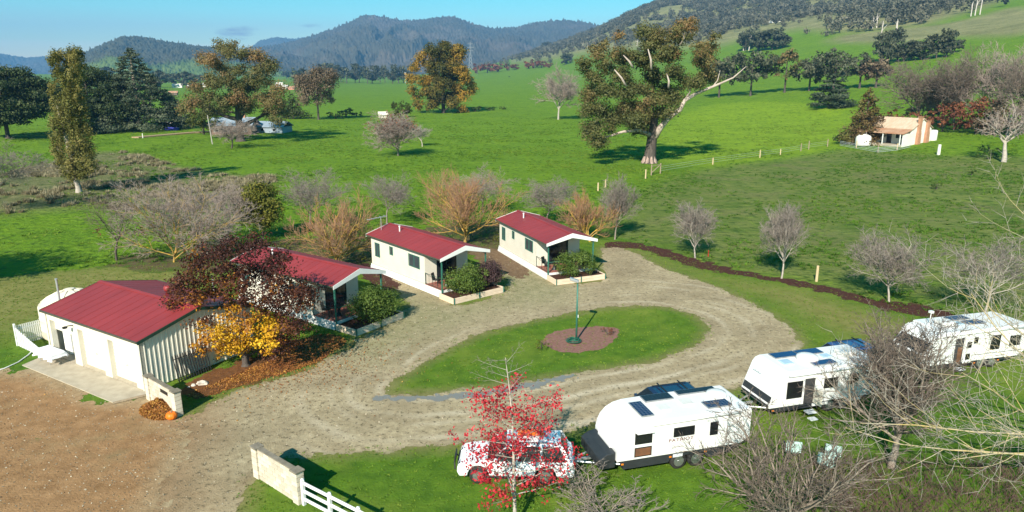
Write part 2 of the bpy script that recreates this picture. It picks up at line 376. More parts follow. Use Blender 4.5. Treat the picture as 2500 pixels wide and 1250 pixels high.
def sheet(name, poly, z, m, cell, rag, rs_, hole=None, attrs=None):
    """a thin sheet of ground with a ragged edge, cut from a fine grid"""
    x0, y0 = poly.min(0)-cell*2; x1, y1 = poly.max(0)+cell*2
    x0 = max(x0, -75); x1 = min(x1, 60); y0 = max(y0, 12)
    X, Y = np.meshgrid(np.arange(x0, x1, cell), np.arange(y0, y1, cell))
    jx = (vnoise(X*9.7, Y*9.7, 1)-.5)*cell*.9; jy = (vnoise(X*9.7, Y*9.7, 2)-.5)*cell*.9
    s = sdf(poly, X, Y)
    if hole is not None: s = np.minimum(s, -sdf(hole, X, Y))
    sn = s+fbm(X/rs_, Y/rs_, 4, 5)*rag
    keep = (sn[:-1, :-1]+sn[1:, 1:]+sn[1:, :-1]+sn[:-1, 1:]) > 0
    ny, nx_ = X.shape; idx = np.arange(ny*nx_).reshape(ny, nx_)
    F = np.stack([idx[:-1, :-1], idx[:-1, 1:], idx[1:, 1:], idx[1:, :-1]], -1)[keep]
    used = np.zeros(ny*nx_, bool); used[F.ravel()] = True; re = np.cumsum(used)-1
    V = np.stack([(X+jx).ravel(), (Y+jy).ravel(), np.full(X.size, z)], 1)[used]
    at = dict(sd=s.ravel()[used])
    for k, p in (attrs or {}).items():
        if callable(p): at[k] = p(X, Y).ravel()[used]; continue
        at[k] = (sdf(p, X, Y) if not isinstance(p, tuple) else np.minimum(sdf(p[0], X, Y), -sdf(p[1], X, Y))).ravel()[used]
    return tag(np_mesh(name, V, re[F], m, attrs=at), kind='structure')
m_lawn = ground_mat('mown_lawn', [
    ((.038,.092,.008), (.108,.195,.015), 1.1),
    ((.085,.145,.014), (.195,.235,.035), .5, (None, .46, .68, .12, 1.0)),
    ((.13,.135,.03), (.23,.22,.07), .9, ('dry', -1.5, 5.5, .35, 3.2)),
    ((.12,.125,.035), (.22,.20,.08), 1.5, ('gr', -.55, .6, .6, 1.0)),
    ((.03,.045,.008), (.055,.085,.012), 3.5, (None, .62, .7, 2.2, 1.0)),
    ((.15,.14,.05), (.20,.18,.085), 4, (None, .66, .74, .55, 1.0)),
], bump=1, bdist=.06, bscale=9)
m_gravel = ground_mat('gravel', [
    ((.235,.185,.11), (.49,.40,.255), 2.6),
    ((.19,.145,.085), (.33,.265,.165), .7, (None, .42, .65, .25, 1.0)),
    ((.44,.37,.26), (.54,.46,.335), 3, ('trk', .25, .95, 1.2, .5)),
    ((.08,.11,.03), (.185,.195,.08), 2.2, ('sd', .50, -.35, .8, .8)),
    ((.19,.18,.085), (.36,.31,.185), 1.4, ('apron', -1.6, 2.2, .55, 2.6)),
    ((.20,.125,.065), (.33,.21,.115), .9, ('dirt', -1.8, 1.2, .35, 1.6)),
    ((.075,.06,.035), (.14,.115,.07), 7, (None, .56, .66, 4, 1.0)),
], bump=.9, bdist=.05, bscale=14)
m_dirt = ground_mat('bare_dirt', [
    ((.205,.112,.050), (.37,.215,.105), 1.3),
    ((.20,.15,.075), (.29,.24,.13), .5, (None, .52, .72, .18, 1.0)),
    ((.235,.185,.11), (.45,.37,.235), 2.6, ('sd', 2.2, -.2, .5, 1.6)),
    ((.10,.11,.03), (.19,.18,.07), 3, (None, .64, .72, 1.1, 1.0)),
    ((.13,.06,.03), (.22,.12,.06), 5, (None, .62, .68, 3.5, 1.0)),
], bump=.9, bdist=.05, bscale=10)
def tracks(X, Y):
    d = -sdf(P_ISL, X, Y)+fbm(X/7, Y/7, 81, 3)*.9; t = np.zeros_like(d)
    for c, w, a in ((.9,.22,.8),(2.5,.26,1),(3.4,.2,.6),(4.9,.3,.9),(6.6,.25,.6)): t = t+a*np.exp(-((d-c)/w)**2)
    return .75*t*np.clip(.45+1.3*fbm(X/3.0, Y/3.0, 82, 3), 0, 1)*np.clip((X+16)/12, .25, 1)
P_APRON = gpoly([(880,830),(1010,730),(1110,760),(1240,715),(1180,640),(1300,660),(1370,705),(1330,730),(1200,745),(1050,800),(900,870)])
sheet('lawn', P_LAWN, .004, m_lawn, .33, 1.2, 1.5, attrs=dict(gr=(P_DRIVE, P_ISL), dry=lambda X, Y: np.maximum(sdf(gpoly([(1470,598),(1560,604),(1740,668),(1960,704),(2260,790),(2290,830),(2120,850),(1990,800),(1890,745),(1700,676)]), X, Y)*2-1.2, sdf(gpoly([(-200,690),(120,655),(300,640),(470,645),(560,665),(430,720),(230,745),(110,800),(-100,840)]), X, Y))))
sheet('gravel_driveway', P_DRIVE, .010, m_gravel, .14, .7, .9, hole=P_ISL, attrs=dict(dirt=P_DIRT, apron=P_APRON, trk=tracks))
sheet('dirt_yard', P_DIRT, .014, m_dirt, .16, 1.6, 1.0)
m_mulch = ground_mat('bark_mulch', [((.030,.012,.009), (.105,.045,.032), 5), ((.05,.045,.015), (.11,.09,.03), 2, ('sd', .3, -.1, 1.2, .5))], bump=1, bdist=.08, bscale=12)
m_pinkbed = ground_mat('pink_scoria', [((.16,.075,.058), (.30,.165,.135), 6), ((.10,.085,.04), (.20,.17,.09), 3, ('sd', .35, -.1, 1.2, .7))], bump=1, bdist=.05, bscale=16)
m_litter = ground_mat('leaf_litter_soil', [((.075,.032,.014), (.21,.095,.036), 3.2), ((.045,.06,.012), (.10,.10,.03), 2, ('sd', .7, -.4, .7, 1.0))], bump=1, bdist=.05, bscale=14)
sheet('mulch_bed', rounded(gpoly([(1462,590),(1530,588),(1570,594),(1640,614),(1700,632),(1765,652),(1850,668),(1960,688),(2030,702),(2110,728),(2200,738),(2300,756),(2420,790),(2290,776),(2180,760),(2080,738),(2000,712),(1920,694),(1830,676),(1745,663),(1690,650),(1600,622),(1540,604),(1480,606)]), 2), .016, m_mulch, .12, .95, .9)
sheet('garden_bed', rounded(gpoly([(1318,828),(1345,812),(1400,800),(1460,796),(1508,800),(1515,812),(1500,835),(1470,852),(1415,862),(1345,858)]), 2), .016, m_pinkbed, .09, .25, .4)
P_LIT = rounded(gpoly([(432,942),(530,902),(625,868),(700,838),(790,812),(850,828),(838,848),(770,888),(680,918),(590,942),(500,972),(455,972)]), 2)
sheet('leaf_litter_ground', P_LIT, .018, m_litter, .12, .6, .6)
sheet('mulch_bed', rounded(gpoly([(880,640),(930,655),(985,700),(940,720),(900,690),(870,660)]), 1), .020, m_mulch, .12, .8, .8)
sheet('mulch_bed', rounded(gpoly([(1150,600),(1225,610),(1300,660),(1280,690),(1215,660),(1160,640)]), 1), .020, ground_mat('brown_soil', [((.10,.06,.035), (.20,.135,.08), 3)], bump=.8), .12, .8, .8)
m_floor = ground_mat('thicket_floor', [((.060,.050,.022), (.15,.115,.055), 1.2), ((.035,.075,.010), (.09,.13,.02), .8, (None, .5, .62, .6, 1.0)), ((.05,.10,.010), (.10,.17,.02), 2, ('sd', 1.3, -.3, .5, 1.0))], bump=1, bdist=.08, bscale=7)
sheet('bare_ground', rounded(gpoly([(230,650),(330,610),(560,615),(700,578),(880,580),(1000,556),(1210,545),(1245,518),(1330,528),(1270,600),(1190,625),(1000,622),(900,655),(700,660),(500,660),(330,665)]), 2), .007, m_floor, .25, 2.2, 2.0)
# wet streak on the low side of the island
m_wet, _nt, _b = new_mat('muddy_water'); _b.inputs['Base Color'].default_value = (.20,.185,.16,1); _b.inputs['Roughness'].default_value = .28
sheet('puddle', rounded(gpoly([(905,975),(960,966),(1080,968),(1230,950),(1330,928),(1405,914),(1412,919),(1340,938),(1235,962),(1100,977),(980,976),(920,980)]), 2), .022, m_wet, .06, .55, .28)

# ------------------------------------------------------------------ forested ranges
def mountain(name, sky_px, D, wd, base, seed, m, spur, jit, nrow=110, spread=1.5):
    us = np.array([p[0] for p in sky_px], float); vv = np.array([p[1] for p in sky_px], float)
    th = np.arange(math.atan((us[0]-1250)/FPX), math.atan((us[-1]-1250)/FPX), math.radians(.075))
    u = 1250+FPX*np.tan(th); v = np.interp(u, us, vv)
    for _ in range(6): v[1:-1] = (v[:-2]+2*v[1:-1]+v[2:])/4
    top = CAM_H+(YH-v)/KV*D*np.cos(th)
    tt = np.concatenate([np.linspace(0, 1, nrow), 1+np.linspace(.05, .8, 14)])
    TT, TH = np.meshgrid(tt, th, indexing='ij'); TOP = np.broadcast_to(top, TT.shape)
    warp = fbm(TH*D/700, TT*wd/900, seed+3, 3)
    r = D-wd+wd*TT+warp*wd*.06*(1-TT)
    x = r*np.sin(TH); y = r*np.cos(TH)
    rid = 1-np.abs(fbm(TH*D/520+warp*.8, TT*.9, seed, 4))*1.6
    prof = np.where(TT <= 1, np.clip(TT, 0, 1)**spread, 1-(TT-1)*.6)
    env = np.clip(TT*(1-TT), 0, 1)*4
    z = base+(TOP-base)*np.clip(prof+spur*env*(rid-.45), -.02, 1.2)
    rg = np.random.default_rng(seed); z = z+rg.normal(size=z.shape)*jit*np.clip(TT*4, 0, 1)
    n0, n1 = TT.shape; idx = np.arange(n0*n1).reshape(n0, n1)
    F = np.stack([idx[:-1, :-1], idx[:-1, 1:], idx[1:, 1:], idx[1:, :-1]], -1).reshape(-1, 4)
    return tag(np_mesh(name, np.stack([x.ravel(), y.ravel(), z.ravel()], 1), F[:, ::-1], m, attrs=dict(alt=np.clip(TT, 0, 1).ravel()), smooth=False), kind='structure')
m_range = ground_mat('forest_slope', [((.042,.044,.028), (.100,.092,.062), .02), ((.056,.050,.038), (.130,.110,.082), .006, (None, .5, .6, .003, 1.0))], bump=0)
m_hump = ground_mat('forest_and_pasture_slope', [((.036,.042,.022), (.088,.085,.052), .02), ((.06,.11,.02), (.15,.20,.05), .01, ('alt', .66, .56, .0035, .45))], bump=0)
mountain('mountain', [(180,172),(200,150),(245,130),(300,106),(345,90),(395,94),(450,105),(520,116),(560,118),(610,127),(680,150),(760,172),(860,186)], 3600, 1500, 10, 11, m_hump, .35, 5, spread=1.25)
mountain('mountain', [(430,160),(520,140),(600,124),(640,118),(690,112),(735,103),(790,88),(835,73),(870,55),(905,41),(930,40),(962,46),(1000,53),(1050,51),(1085,45),(1108,43),(1140,53),(1165,62),(1205,71),(1255,69),(1300,58),(1340,52),(1385,52),(1425,58),(1460,68),(1540,85),(1650,110)], 5200, 2300, 10, 23, m_range, .40, 7, spread=1.35)
mountain('mountain', [(-700,120),(-300,118),(-60,128),(0,131),(45,130),(75,136),(110,142),(150,139),(230,150),(420,150),(560,140),(630,122),(660,100),(700,92),(740,96),(772,92),(800,100),(900,120)], 8300, 2200, 10, 37, m_range, .3, 6, 60, spread=1.2)
# ------------------------------------------------------------------ materials of made things
M = {}
M['cream'] = mat('cream_paint', (.69,.65,.55), (.62,.58,.49), 1.2, .55, bump=.05)
M['cream_board'] = mat('cream_board', (.80,.74,.64), (.66,.58,.46), 2.5, .7, bump=.15, stretch=(1, 6, 6))
M['white'] = mat('white_paint', (.76,.76,.74), (.68,.68,.65), 1.5, .5)
M['sleeper'] = mat('pink_timber', (.74,.60,.46), (.55,.41,.29), 3, .8, bump=.25, stretch=(.6, 5, 5))
M['green'] = mat('green_steel', (.035,.16,.115), (.03,.12,.09), 4, .45)
M['dkgreen'] = mat('dark_green_steel', (.012,.055,.035), (.010,.04,.03), 4, .45)
M['gutter'] = mat('gutter', (.05,.055,.045), (.10,.09,.06), 8, .5)
M['red'] = mat('red_roof', (.275,.034,.035), (.205,.027,.029), .5, .5, bump=.06, detail=9, stretch=(.5,1.6,1))
M['glass'] = mat('window_glass', (.012,.016,.02), (.02,.025,.03), 1, .06, spec=.6)
M['screen'] = mat('fly_screen', (.035,.045,.05), (.05,.06,.065), 2, .5)
M['black'] = mat('black_steel', (.010,.010,.011), (.016,.016,.017), 6, .4)
M['rubber'] = mat('rubber', (.014,.014,.014), (.03,.028,.025), 7, .85)
M['alloy'] = mat('alloy', (.45,.46,.47), (.3,.31,.32), 5, .35, metal=.8)
M['galv'] = mat('galvanised', (.52,.54,.55), (.40,.42,.43), 6, .4, metal=.5)
M['concrete'] = mat('concrete', (.44,.38,.29), (.32,.27,.20), 1.6, .9, bump=.25, detail=8)
M['block'] = mat('concrete_block', (.66,.59,.48), (.50,.42,.31), 2.2, .9, bump=.35, detail=9)
_nt = M['block'].node_tree; _b = _nt.nodes['Principled BSDF']; _src = _b.inputs['Base Color'].links[0].from_socket
_oi = _nt.nodes.new('ShaderNodeObjectInfo'); _mr = _nt.nodes.new('ShaderNodeMapRange'); _mr.inputs['To Min'].default_value = .72; _mr.inputs['To Max'].default_value = 1.04; _nt.links.new(_oi.outputs['Random'], _mr.inputs[0])
_mx = _nt.nodes.new('ShaderNodeMixRGB'); _mx.blend_type = 'MULTIPLY'; _mx.inputs[0].default_value = 1; _nt.links.new(_src, _mx.inputs[1]); _nt.links.new(_mr.outputs[0], _mx.inputs[2]); _nt.links.new(_mx.outputs[0], _b.inputs['Base Color'])
M['blockdk'] = mat('weathered_cap', (.25,.215,.165), (.14,.12,.09), 3.5, .95, bump=.5, detail=9)
M['mortar'] = mat('mortar', (.40,.35,.28), None, 4, .95)
M['deck'] = mat('red_deck', (.32,.115,.085), (.22,.08,.06), 2, .7, bump=.3, stretch=(14, .6, 1))
M['tank'] = mat('cream_tank', (.72,.64,.52), (.64,.56,.44), 1.2, .55, bump=.06)
M['pvc'] = mat('grey_pvc', (.62,.65,.68), (.5,.53,.56), 4, .5)
M['timber'] = mat('old_timber', (.34,.27,.18), (.20,.15,.10), 3, .9, bump=.5, stretch=(6, 6, 1))
M['paletimber'] = mat('pale_timber', (.60,.47,.28), (.45,.34,.19), 3, .85, bump=.4, stretch=(6, 6, 1))
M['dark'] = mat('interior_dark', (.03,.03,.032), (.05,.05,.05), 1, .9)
M['cloth'] = mat('white_sheet', (.80,.82,.86), (.72,.75,.80), 2, .8, bump=.15)

# ------------------------------------------------------------------ cabins
CW, CL, CE, CR, CF = 4.2, 10.6, 3.02, 3.68, .55     # width, length, eave, ridge, floor
def wedge_roof(mb, x0, x1, y0, y1, ze, zr, th, mi=0):
    xm = (x0+x1)/2
    mb.prism([(x0, ze), (xm, zr), (xm, zr+th), (x0, ze+th)], y0, y1, 'xz', mi)
    mb.prism([(xm, zr), (x1, ze), (x1, ze+th), (xm, zr+th)], y0, y1, 'xz', mi)
def window(parent, x, y0, y1, z0, z1, nmid=1, side=-1, screen=True):
    t = .05; f = MB(); a, b = sorted((x+side*.04, x-side*.02))
    f.box(a, b, y0-t, y1+t, z0-t, z0); f.box(a, b, y0-t, y1+t, z1, z1+t); f.box(a, b, y0-t, y0, z0, z1); f.box(a, b, y1, y1+t, z0, z1)
    for i in range(nmid): yy = y0+(y1-y0)*(i+1)/(nmid+1); f.box(a, b, yy-.025, yy+.025, z0, z1)
    fr = f.build('window', M['green'], parent)
    n = nmid+1
    for i in range(n):
        p = MB(); w = (y1-y0)/n; p.box(x-.002 if side > 0 else x-.012, x+.012 if side > 0 else x+.002, y0+w*i+.03, y0+w*(i+1)-.03, z0, z1)
        p.build('pane', M['screen'] if screen else M['glass'], fr)
def make_cabin(label, loc, rz):
    c = thing('cabin', label, 'cabin', loc, rz, 'red roofed holiday cabins')
    y1 = 2.25; xw = .06
    w = MB()
    # left and right walls, rear wall, and a front wall set back behind the porch, each a slab with thickness
    w.box(xw, xw+.1, y1, CL-.05, CF, CE-.02); w.box(CW-xw-.1, CW-xw, y1, CL-.05, CF, CE-.02)
    w.prism([(xw+.1, CF), (CW-xw-.1, CF), (CW-xw-.1, CE), (CW/2, CR-.05), (xw+.1, CE)], CL-.15, CL-.05, 'xz')
    w.build('wall', M['cream'], c)
    fw = MB()
    fw.box(xw+.1, 1.15, y1, y1+.1, CF, CE-.1); fw.box(3.05, CW-xw-.1, y1, y1+.1, CF, CE-.1)
    fw.prism([(1.15, CF+2.1), (3.05, CF+2.1), (3.05, CE+.28), (CW/2, CR-.06), (1.15, CE+.3)], y1, y1+.1, 'xz')
    fw.prism([(xw+.1, CE-.1), (1.15, CE-.1), (1.15, CE+.28)], y1+.002, y1+.098, 'xz'); fw.prism([(3.05, CE-.1), (CW-xw-.1, CE-.1), (3.05, CE+.28)], y1+.002, y1+.098, 'xz')
    fw.build('front_wall', M['cream'], c)
    for i in range(3):
        b = MB(); z = .02+i*.175; o = .05*(2-i)
        b.box(-.02-o, .04, -.02, CL, z, z+.155); b.build('skirting_board', M['white'], c)
        b = MB(); b.box(CW-.04, CW+.02+o, -.02, CL, z, z+.155); b.build('skirting_board', M['white'], c)
    d = MB(); d.box(.05, CW-.05, .0, y1, CF-.10, CF); d.build('deck', M['deck'], c)
    fl = MB(); fl.box(.05, CW-.05, y1+.002, CL-.2, CF-.10, CF); fl.build('floor', M['timber'], c)
    fb = MB(); fb.box(0, CW, -.06, -.004, .28, CF-.01); fb.build('front_board', M['white'], c)
    r = MB(); wedge_roof(r, -.22, CW+.22, -.30, CL+.25, CE, CR, .05)
    # low standing ribs on the sheeting
    for k in range(19):
        y = -.25+k*.6
        for s in (0, 1):
            xa, xb = (-.22, CW/2) if s == 0 else (CW/2, CW+.22); za, zb = (CE, CR) if s == 0 else (CR, CE)
            r.prism([(xa, za+.05), (xb, zb+.05), (xb, zb+.060), (xa, za+.060)], y, y+.035, 'xz')
    rf = r.build('roof', M['red'], c)
    rc = MB(); rc.prism([(CW/2-.16, CR+.025), (CW/2, CR+.075), (CW/2+.16, CR+.025), (CW/2+.16, CR+.045), (CW/2, CR+.095), (CW/2-.16, CR+.045)], -.31, CL+.26, 'xz'); rc.build('ridge_cap', M['red'], rf)
    vp = MB(); vp.tube([(1.45, 8.1, CE+.4), (1.45, 8.1, CE+.92)], .055, 8); vp.tube([(1.45, 8.1, CE+.92), (1.45, 8.1, CE+1.0)], .085, 8); vp.build('vent_pipe', M['white'], rf)
    for x in (-.27, CW+.19):
        g = MB(); g.box(x, x+.08, -.28, CL+.24, CE-.06, CE+.03); g.build('gutter', M['gutter'] if x < 0 else M['white'], c)
    # gable fascia: a deep white chevron across the front, plain boards at the rear
    xm = CW/2
    for yy in (-.33, CL+.25):
        ga = MB(); ga.prism([(-.24, CE-.17), (xm, CR-.30), (CW+.24, CE-.17), (CW+.24, CE+.07), (xm, CR+.08), (-.24, CE+.07)], yy, yy+.035, 'xz'); ga.build('gable_fascia', M['white'], c)
    sf = MB(); sf.prism([(.0, CE-.06), (xm, CR-.06), (CW, CE-.06), (CW, CE-.03), (xm, CR-.03), (0, CE-.03)], -.29, y1-.002, 'xz'); sf.build('porch_ceiling', M['cream'], c)
    for x in (-.01, CW-.08):
        p = MB(); p.box(x, x+.09, -.12, -.03, .05, CE-.02); p.build('porch_post', M['green'], c)
        bm_ = MB(); bm_.box(x+.01, x+.08, -.03, y1, CE-.22, CE-.02); bm_.build('porch_beam', M['green'], c)
    # sliding glass door
    dr = MB(); dr.box(1.15, 1.20, y1+.02, y1+.08, CF, CF+2.1); dr.box(3.0, 3.05, y1+.02, y1+.08, CF, CF+2.1); dr.box(1.2, 3.0, y1+.02, y1+.08, CF+2.05, CF+2.1); dr.box(2.08, 2.13, y1+.02, y1+.08, CF, CF+2.05)
    do = dr.build('sliding_door', M['dkgreen'], c)
    for a, b in ((1.2, 2.08), (2.13, 3.0)):
        p = MB(); p.box(a, b, y1+.045, y1+.055, CF, CF+2.05); p.build('pane', M['glass'], do)
    window(c, xw, 3.0, 4.5, 1.62, 2.52); window(c, xw, 7.0, 7.42, 1.95, 2.55, 0); window(c, xw, 9.15, 9.85, 1.35, 2.45, 1)
    # railings: thin steel along the open sides
    for x in (.02, CW-.06):
        ra = MB(); ra.tube([(x+.02, .0, CF+.9), (x+.02, y1-.02, CF+.9)], .018, 6); ra.tube([(x+.02, y1-.05, CF), (x+.02, y1-.05, CF+.9)], .018, 6); ra.tube([(x+.02, 0, CF+.1), (x+.02, y1-.02, CF+.1)], .014, 6)
        for k in range(1, 4): ra.tube([(x+.02, k*.56, CF+.1), (x+.02, k*.56, CF+.9)], .010, 5)
        ra.build('railing', M['dkgreen'], c)
    fr = MB(); fr.tube([(.05, -.07, CF+.9), (CW-.05, -.07, CF+.9)], .022, 6)
    fr.build('front_rail', M['green'], c)
    fp = MB(); fp.box(2.2, 2.26, -.1, -.04, .3, CF+.95); fp.build('rail_post', M['green'], c)
    return c
cab1 = make_cabin('nearest red roofed cabin, its side wall speckled by the autumn tree standing before it', (-11.55, 43.0, 0), .955)
cab2 = make_cabin('middle red roofed cabin, with a green and a purple bush in front of its porch', (-5.3, 49.9, 0), .700)
cab3 = make_cabin('farthest red roofed cabin, at the top of the driveway loop behind the lamp post', (2.88, 54.75, 0), .400)
CABS = (cab1, cab2, cab3)
an = MB(); an.tube([(.9, 10.2, CE), (.9, 10.2, CE+1.5)], .03, 6); an.tube([(-.4, 10.2, CE+1.42), (1.5, 10.2, CE+1.5)], .03, 5)
for k in range(5): an.tube([(-.3+k*.4, 9.9, CE+1.43+.03*k), (-.3+k*.4, 10.5, CE+1.43+.03*k)], .018, 4)
an.build('antenna', M['galv'], cab2)
# planter boxes of low sleepers in front of the porches
PL = []
def planter(cab, label, x0, x1, y0):
    t = thing('planter', label, 'planter', cab.location, cab.rotation_euler.z, 'planters in front of the cabins')
    h = .46
    segs = [((x0, y0), (x0, -.12)), ((x1, y0), (x1, -.12))]
    xs = [x0, x0+(x1-x0)*.5, x1]
    for i in range(2): segs.append(((xs[i]+.03, y0), (xs[i+1]-.03, y0)))
    for (a, b), (c_, d_) in segs:
        for k in range(2):
            m = MB(); z = .01+k*.225
            if a == c_: m.box(a-.035, a+.035, b+.04, d_, z, z+.215)
            else: m.box(a, c_, b-.035, b+.035, z, z+.215)
            m.build('sleeper', M['sleeper'], t, bevel=.008)
    for x in xs:
        p = MB(); p.box(x-.03, x+.03, y0-.09, y0-.037, 0, h+.02); p.build('stake', M['green'], t)
    s = MB(); s.box(x0+.04, x1-.04, y0+.04, -.13, .02, h-.08); s.build('soil', m_mulch, t)
    PL.append(t); return t
planter(cab1, 'sleeper planter below the porch of the nearest cabin, one green bush in it', -.05, 4.25, -2.0)
planter(cab2, 'sleeper planter below the porch of the middle cabin, two bushes in it', -.25, 4.4, -1.95)
planter(cab3, 'sleeper planter below the porch of the farthest cabin, one broad green bush in it', -.05, 4.4, -1.75)
# porch furniture
def chair(cab, x, y, rz, label, m, seat=True):
    t = thing('patio_chair', label, 'chair', cab.matrix_basis @ Vector((x, y, CF)), cab.rotation_euler.z+rz, 'chairs on the cabin porches')
    s = MB(); s.box(-.24, .24, -.24, .24, .42, .46); s.build('seat', m, t, bevel=.01)
    b = MB(); b.hexa([(-.24,.20,.46),(.24,.20,.46),(.24,.24,.46),(-.24,.24,.46)], [(-.22,.32,.95),(.22,.32,.95),(.22,.35,.95),(-.22,.35,.95)]); b.build('backrest', m, t, bevel=.01)
    for sx in (-1, 1):
        for sy in (-1, 1):
            l = MB(); l.tube([(.21*sx, .21*sy, .42), (.25*sx, .25*sy, 0)], .017, 6); l.build('leg', M['black'], t)
    return t
def table(cab, x, y, label):
    t = thing('patio_table', label, 'table', cab.matrix_basis @ Vector((x, y, CF)), cab.rotation_euler.z, 'tables on the cabin porches')
    a = MB(); a.lathe([(.0, .70), (.36, .70), (.36, .73), (.0, .73)], 20); a.build('tabletop', M['black'], t)
    b = MB(); b.lathe([(.22, 0), (.20, .06), (.09, .30), (.09, .50), (.2, .70)], 14); b.build('base', M['black'], t)
for cb, nm in ((cab1, 'nearest'), (cab2, 'middle'), (cab3, 'farthest')):
    bpy.context.view_layer.update()
    chair(cb, .55, 1.45, .5, 'chair on the porch of the %s cabin, against its front wall' % nm, M['black'])
    table(cb, 1.0, .75, 'small round black table on the porch of the %s cabin' % nm)

# ------------------------------------------------------------------ garage
GW, GL, GE, GR = 6.9, 9.6, 2.80, 3.66        # depth, length of the door front, eave, ridge
gar = thing('garage', 'cream triple garage with a red roof and a corrugated side wall', 'garage', (-19.27, 33.75, 0), 1.019)
doors = [(.75, 3.1), (3.75, 6.15), (6.85, 9.2)]
w = MB()
ys = [0]+[q for d in doors for q in d]+[GL]
for i in range(0, len(ys), 2): w.box(0, .30, ys[i], ys[i+1], 0, GE-.02)
for a, b in doors: w.box(0, .30, a, b, 2.3, GE-.02)
w.build('front_wall', M['cream'], gar)
w = MB(); w.box(GW-.1, GW, 0.05, GL, 0, GE-.02); w.build('rear_wall', M['cream'], gar)
def ribbed(y, sgn, name):
    xs = []; x = .0; pitch = .26
    while x < GW-.01:
        for dx, dep in ((0, 0), (.185, 0), (.20, .026), (.245, .026)):
            if x+dx <= GW: xs.append((x+dx, dep))
        x += pitch
    xs.append((GW, 0))
    m = MB(); vs = []
    for x, dep in xs:
        zt = GE+(GR-GE)*(1-abs(x-GW/2)/(GW/2))-.01
        for q in ((y+sgn*dep, .06), (y+sgn*dep, zt), (y-sgn*.06, .06), (y-sgn*.06, zt)): vs.append((x, q[0], q[1]))
    n = len(xs); fs = []
    for i in range(n-1):
        a, b = 4*i, 4*(i+1); fs += [(a, b, b+1, a+1), (a+2, a+3, b+3, b+2), (a+1, b+1, b+3, a+3), (a, a+2, b+2, b)]
    fs += [(0, 1, 3, 2), (4*n-4, 4*n-2, 4*n-1, 4*n-3)]
    m.add(vs, fs); return m.build(name, M['cream'], gar)
ribbed(0, -1, 'corrugated_wall'); ribbed(GL, 1, 'corrugated_wall')
fl = MB(); fl.box(.02, GW-.02, .06, GL-.06, .0, .055); fl.build('floor', M['concrete'], gar)
for i, (a, b) in enumerate(doors):
    m = MB(); z0 = .06 if i < 2 else 1.62
    k = 12 if i < 2 else 4
    for j in range(k):
        h = (2.34-z0)/k; m.prism([(.31, z0+h*j), (.275, z0+h*j), (.262, z0+h*(j+.5)), (.275, z0+h*(j+.93)), (.31, z0+h*(j+.93))], a-.03, b+.03, 'xz')
    d = m.build('roller_door', M['cream'], gar)
    if i == 2: d['label'] = 'roller door half raised'
    if i < 2:
        hd = MB(); hd.box(.22, .27, (a+b)/2-.08, (a+b)/2+.08, .95, .99); hd.build('handle', M['galv'], d)
pt = MB(); pt.box(.2, 5.5, 6.55, 6.62, .06, GE-.1); pt.build('partition', M['dark'], gar)
r = MB(); wedge_roof(r, -.16, GW+.16, -.12, GL+.12, GE, GR, .05)
for k in range(14):
    y = -.05+k*.74
    for s in (0, 1):
        xa, xb = (-.16, GW/2) if s == 0 else (GW/2, GW+.16); za, zb = (GE, GR) if s == 0 else (GR, GE)
        r.prism([(xa, za+.05), (xb, zb+.05), (xb, zb+.060), (xa, za+.060)], y, y+.035, 'xz')
rf = r.build('roof', M['red'], gar)
rc = MB(); rc.prism([(GW/2-.18, GR+.02), (GW/2, GR+.072), (GW/2+.18, GR+.02), (GW/2+.18, GR+.045), (GW/2, GR+.097), (GW/2-.18, GR+.045)], -.13, GL+.13, 'xz'); rc.build('ridge_cap', M['red'], rf)
v = MB(); v.lathe([(.14, 0), (.14, .32), (.20, .34), (.24, .42), (.24, .54), (.18, .64), (.0, .67)], 16, (4.5, 4.3, GR-.32)); v.build('roof_vent', M['red'], rf, smooth=True)
for x in (-.24, GW+.16):
    g = MB(); g.box(x, x+.09, -.10, GL+.10, GE-.05, GE+.045); g.build('gutter', M['gutter'], gar)
for y in (-.155, GL+.125):
    b = MB(); b.prism([(-.2, GE-.12), (GW/2, GR-.12), (GW+.2, GE-.12), (GW+.2, GE+.06), (GW/2, GR+.06), (-.2, GE+.06)], y, y+.03, 'xz'); b.build('barge_board', M['dkgreen'], gar)
for y in (.03, 9.5):
    d = MB(); d.tube([(-.05, y, 0.0), (-.05, y, GE-.04)], .045, 8); d.build('downpipe', M['cream'], gar)
p = MB(); p.tube([(-.02, 6.5, 2.45), (-.32, 6.5, 2.5), (-.42, 6.6, 2.38)], .03, 6); p.box(-.5, -.3, 6.52, 6.7, 2.36, 2.46); p.build('flood_light', M['black'], gar)
p = MB(); p.tube([(1.0, GL+.2, 1.0), (1.0, GL+.2, 4.35)], .06, 8); p.tube([(1.0, GL+.2, 4.35), (1.0, GL+.2, 4.45)], .075, 8); p.build('vent_pipe', M['galv'], gar)
p = MB(); p.tube([(GW+.15, 3.6, 2.0), (GW+.15, 3.6, 4.1)], .05, 8); p.build('vent_pipe', M['galv'], gar)
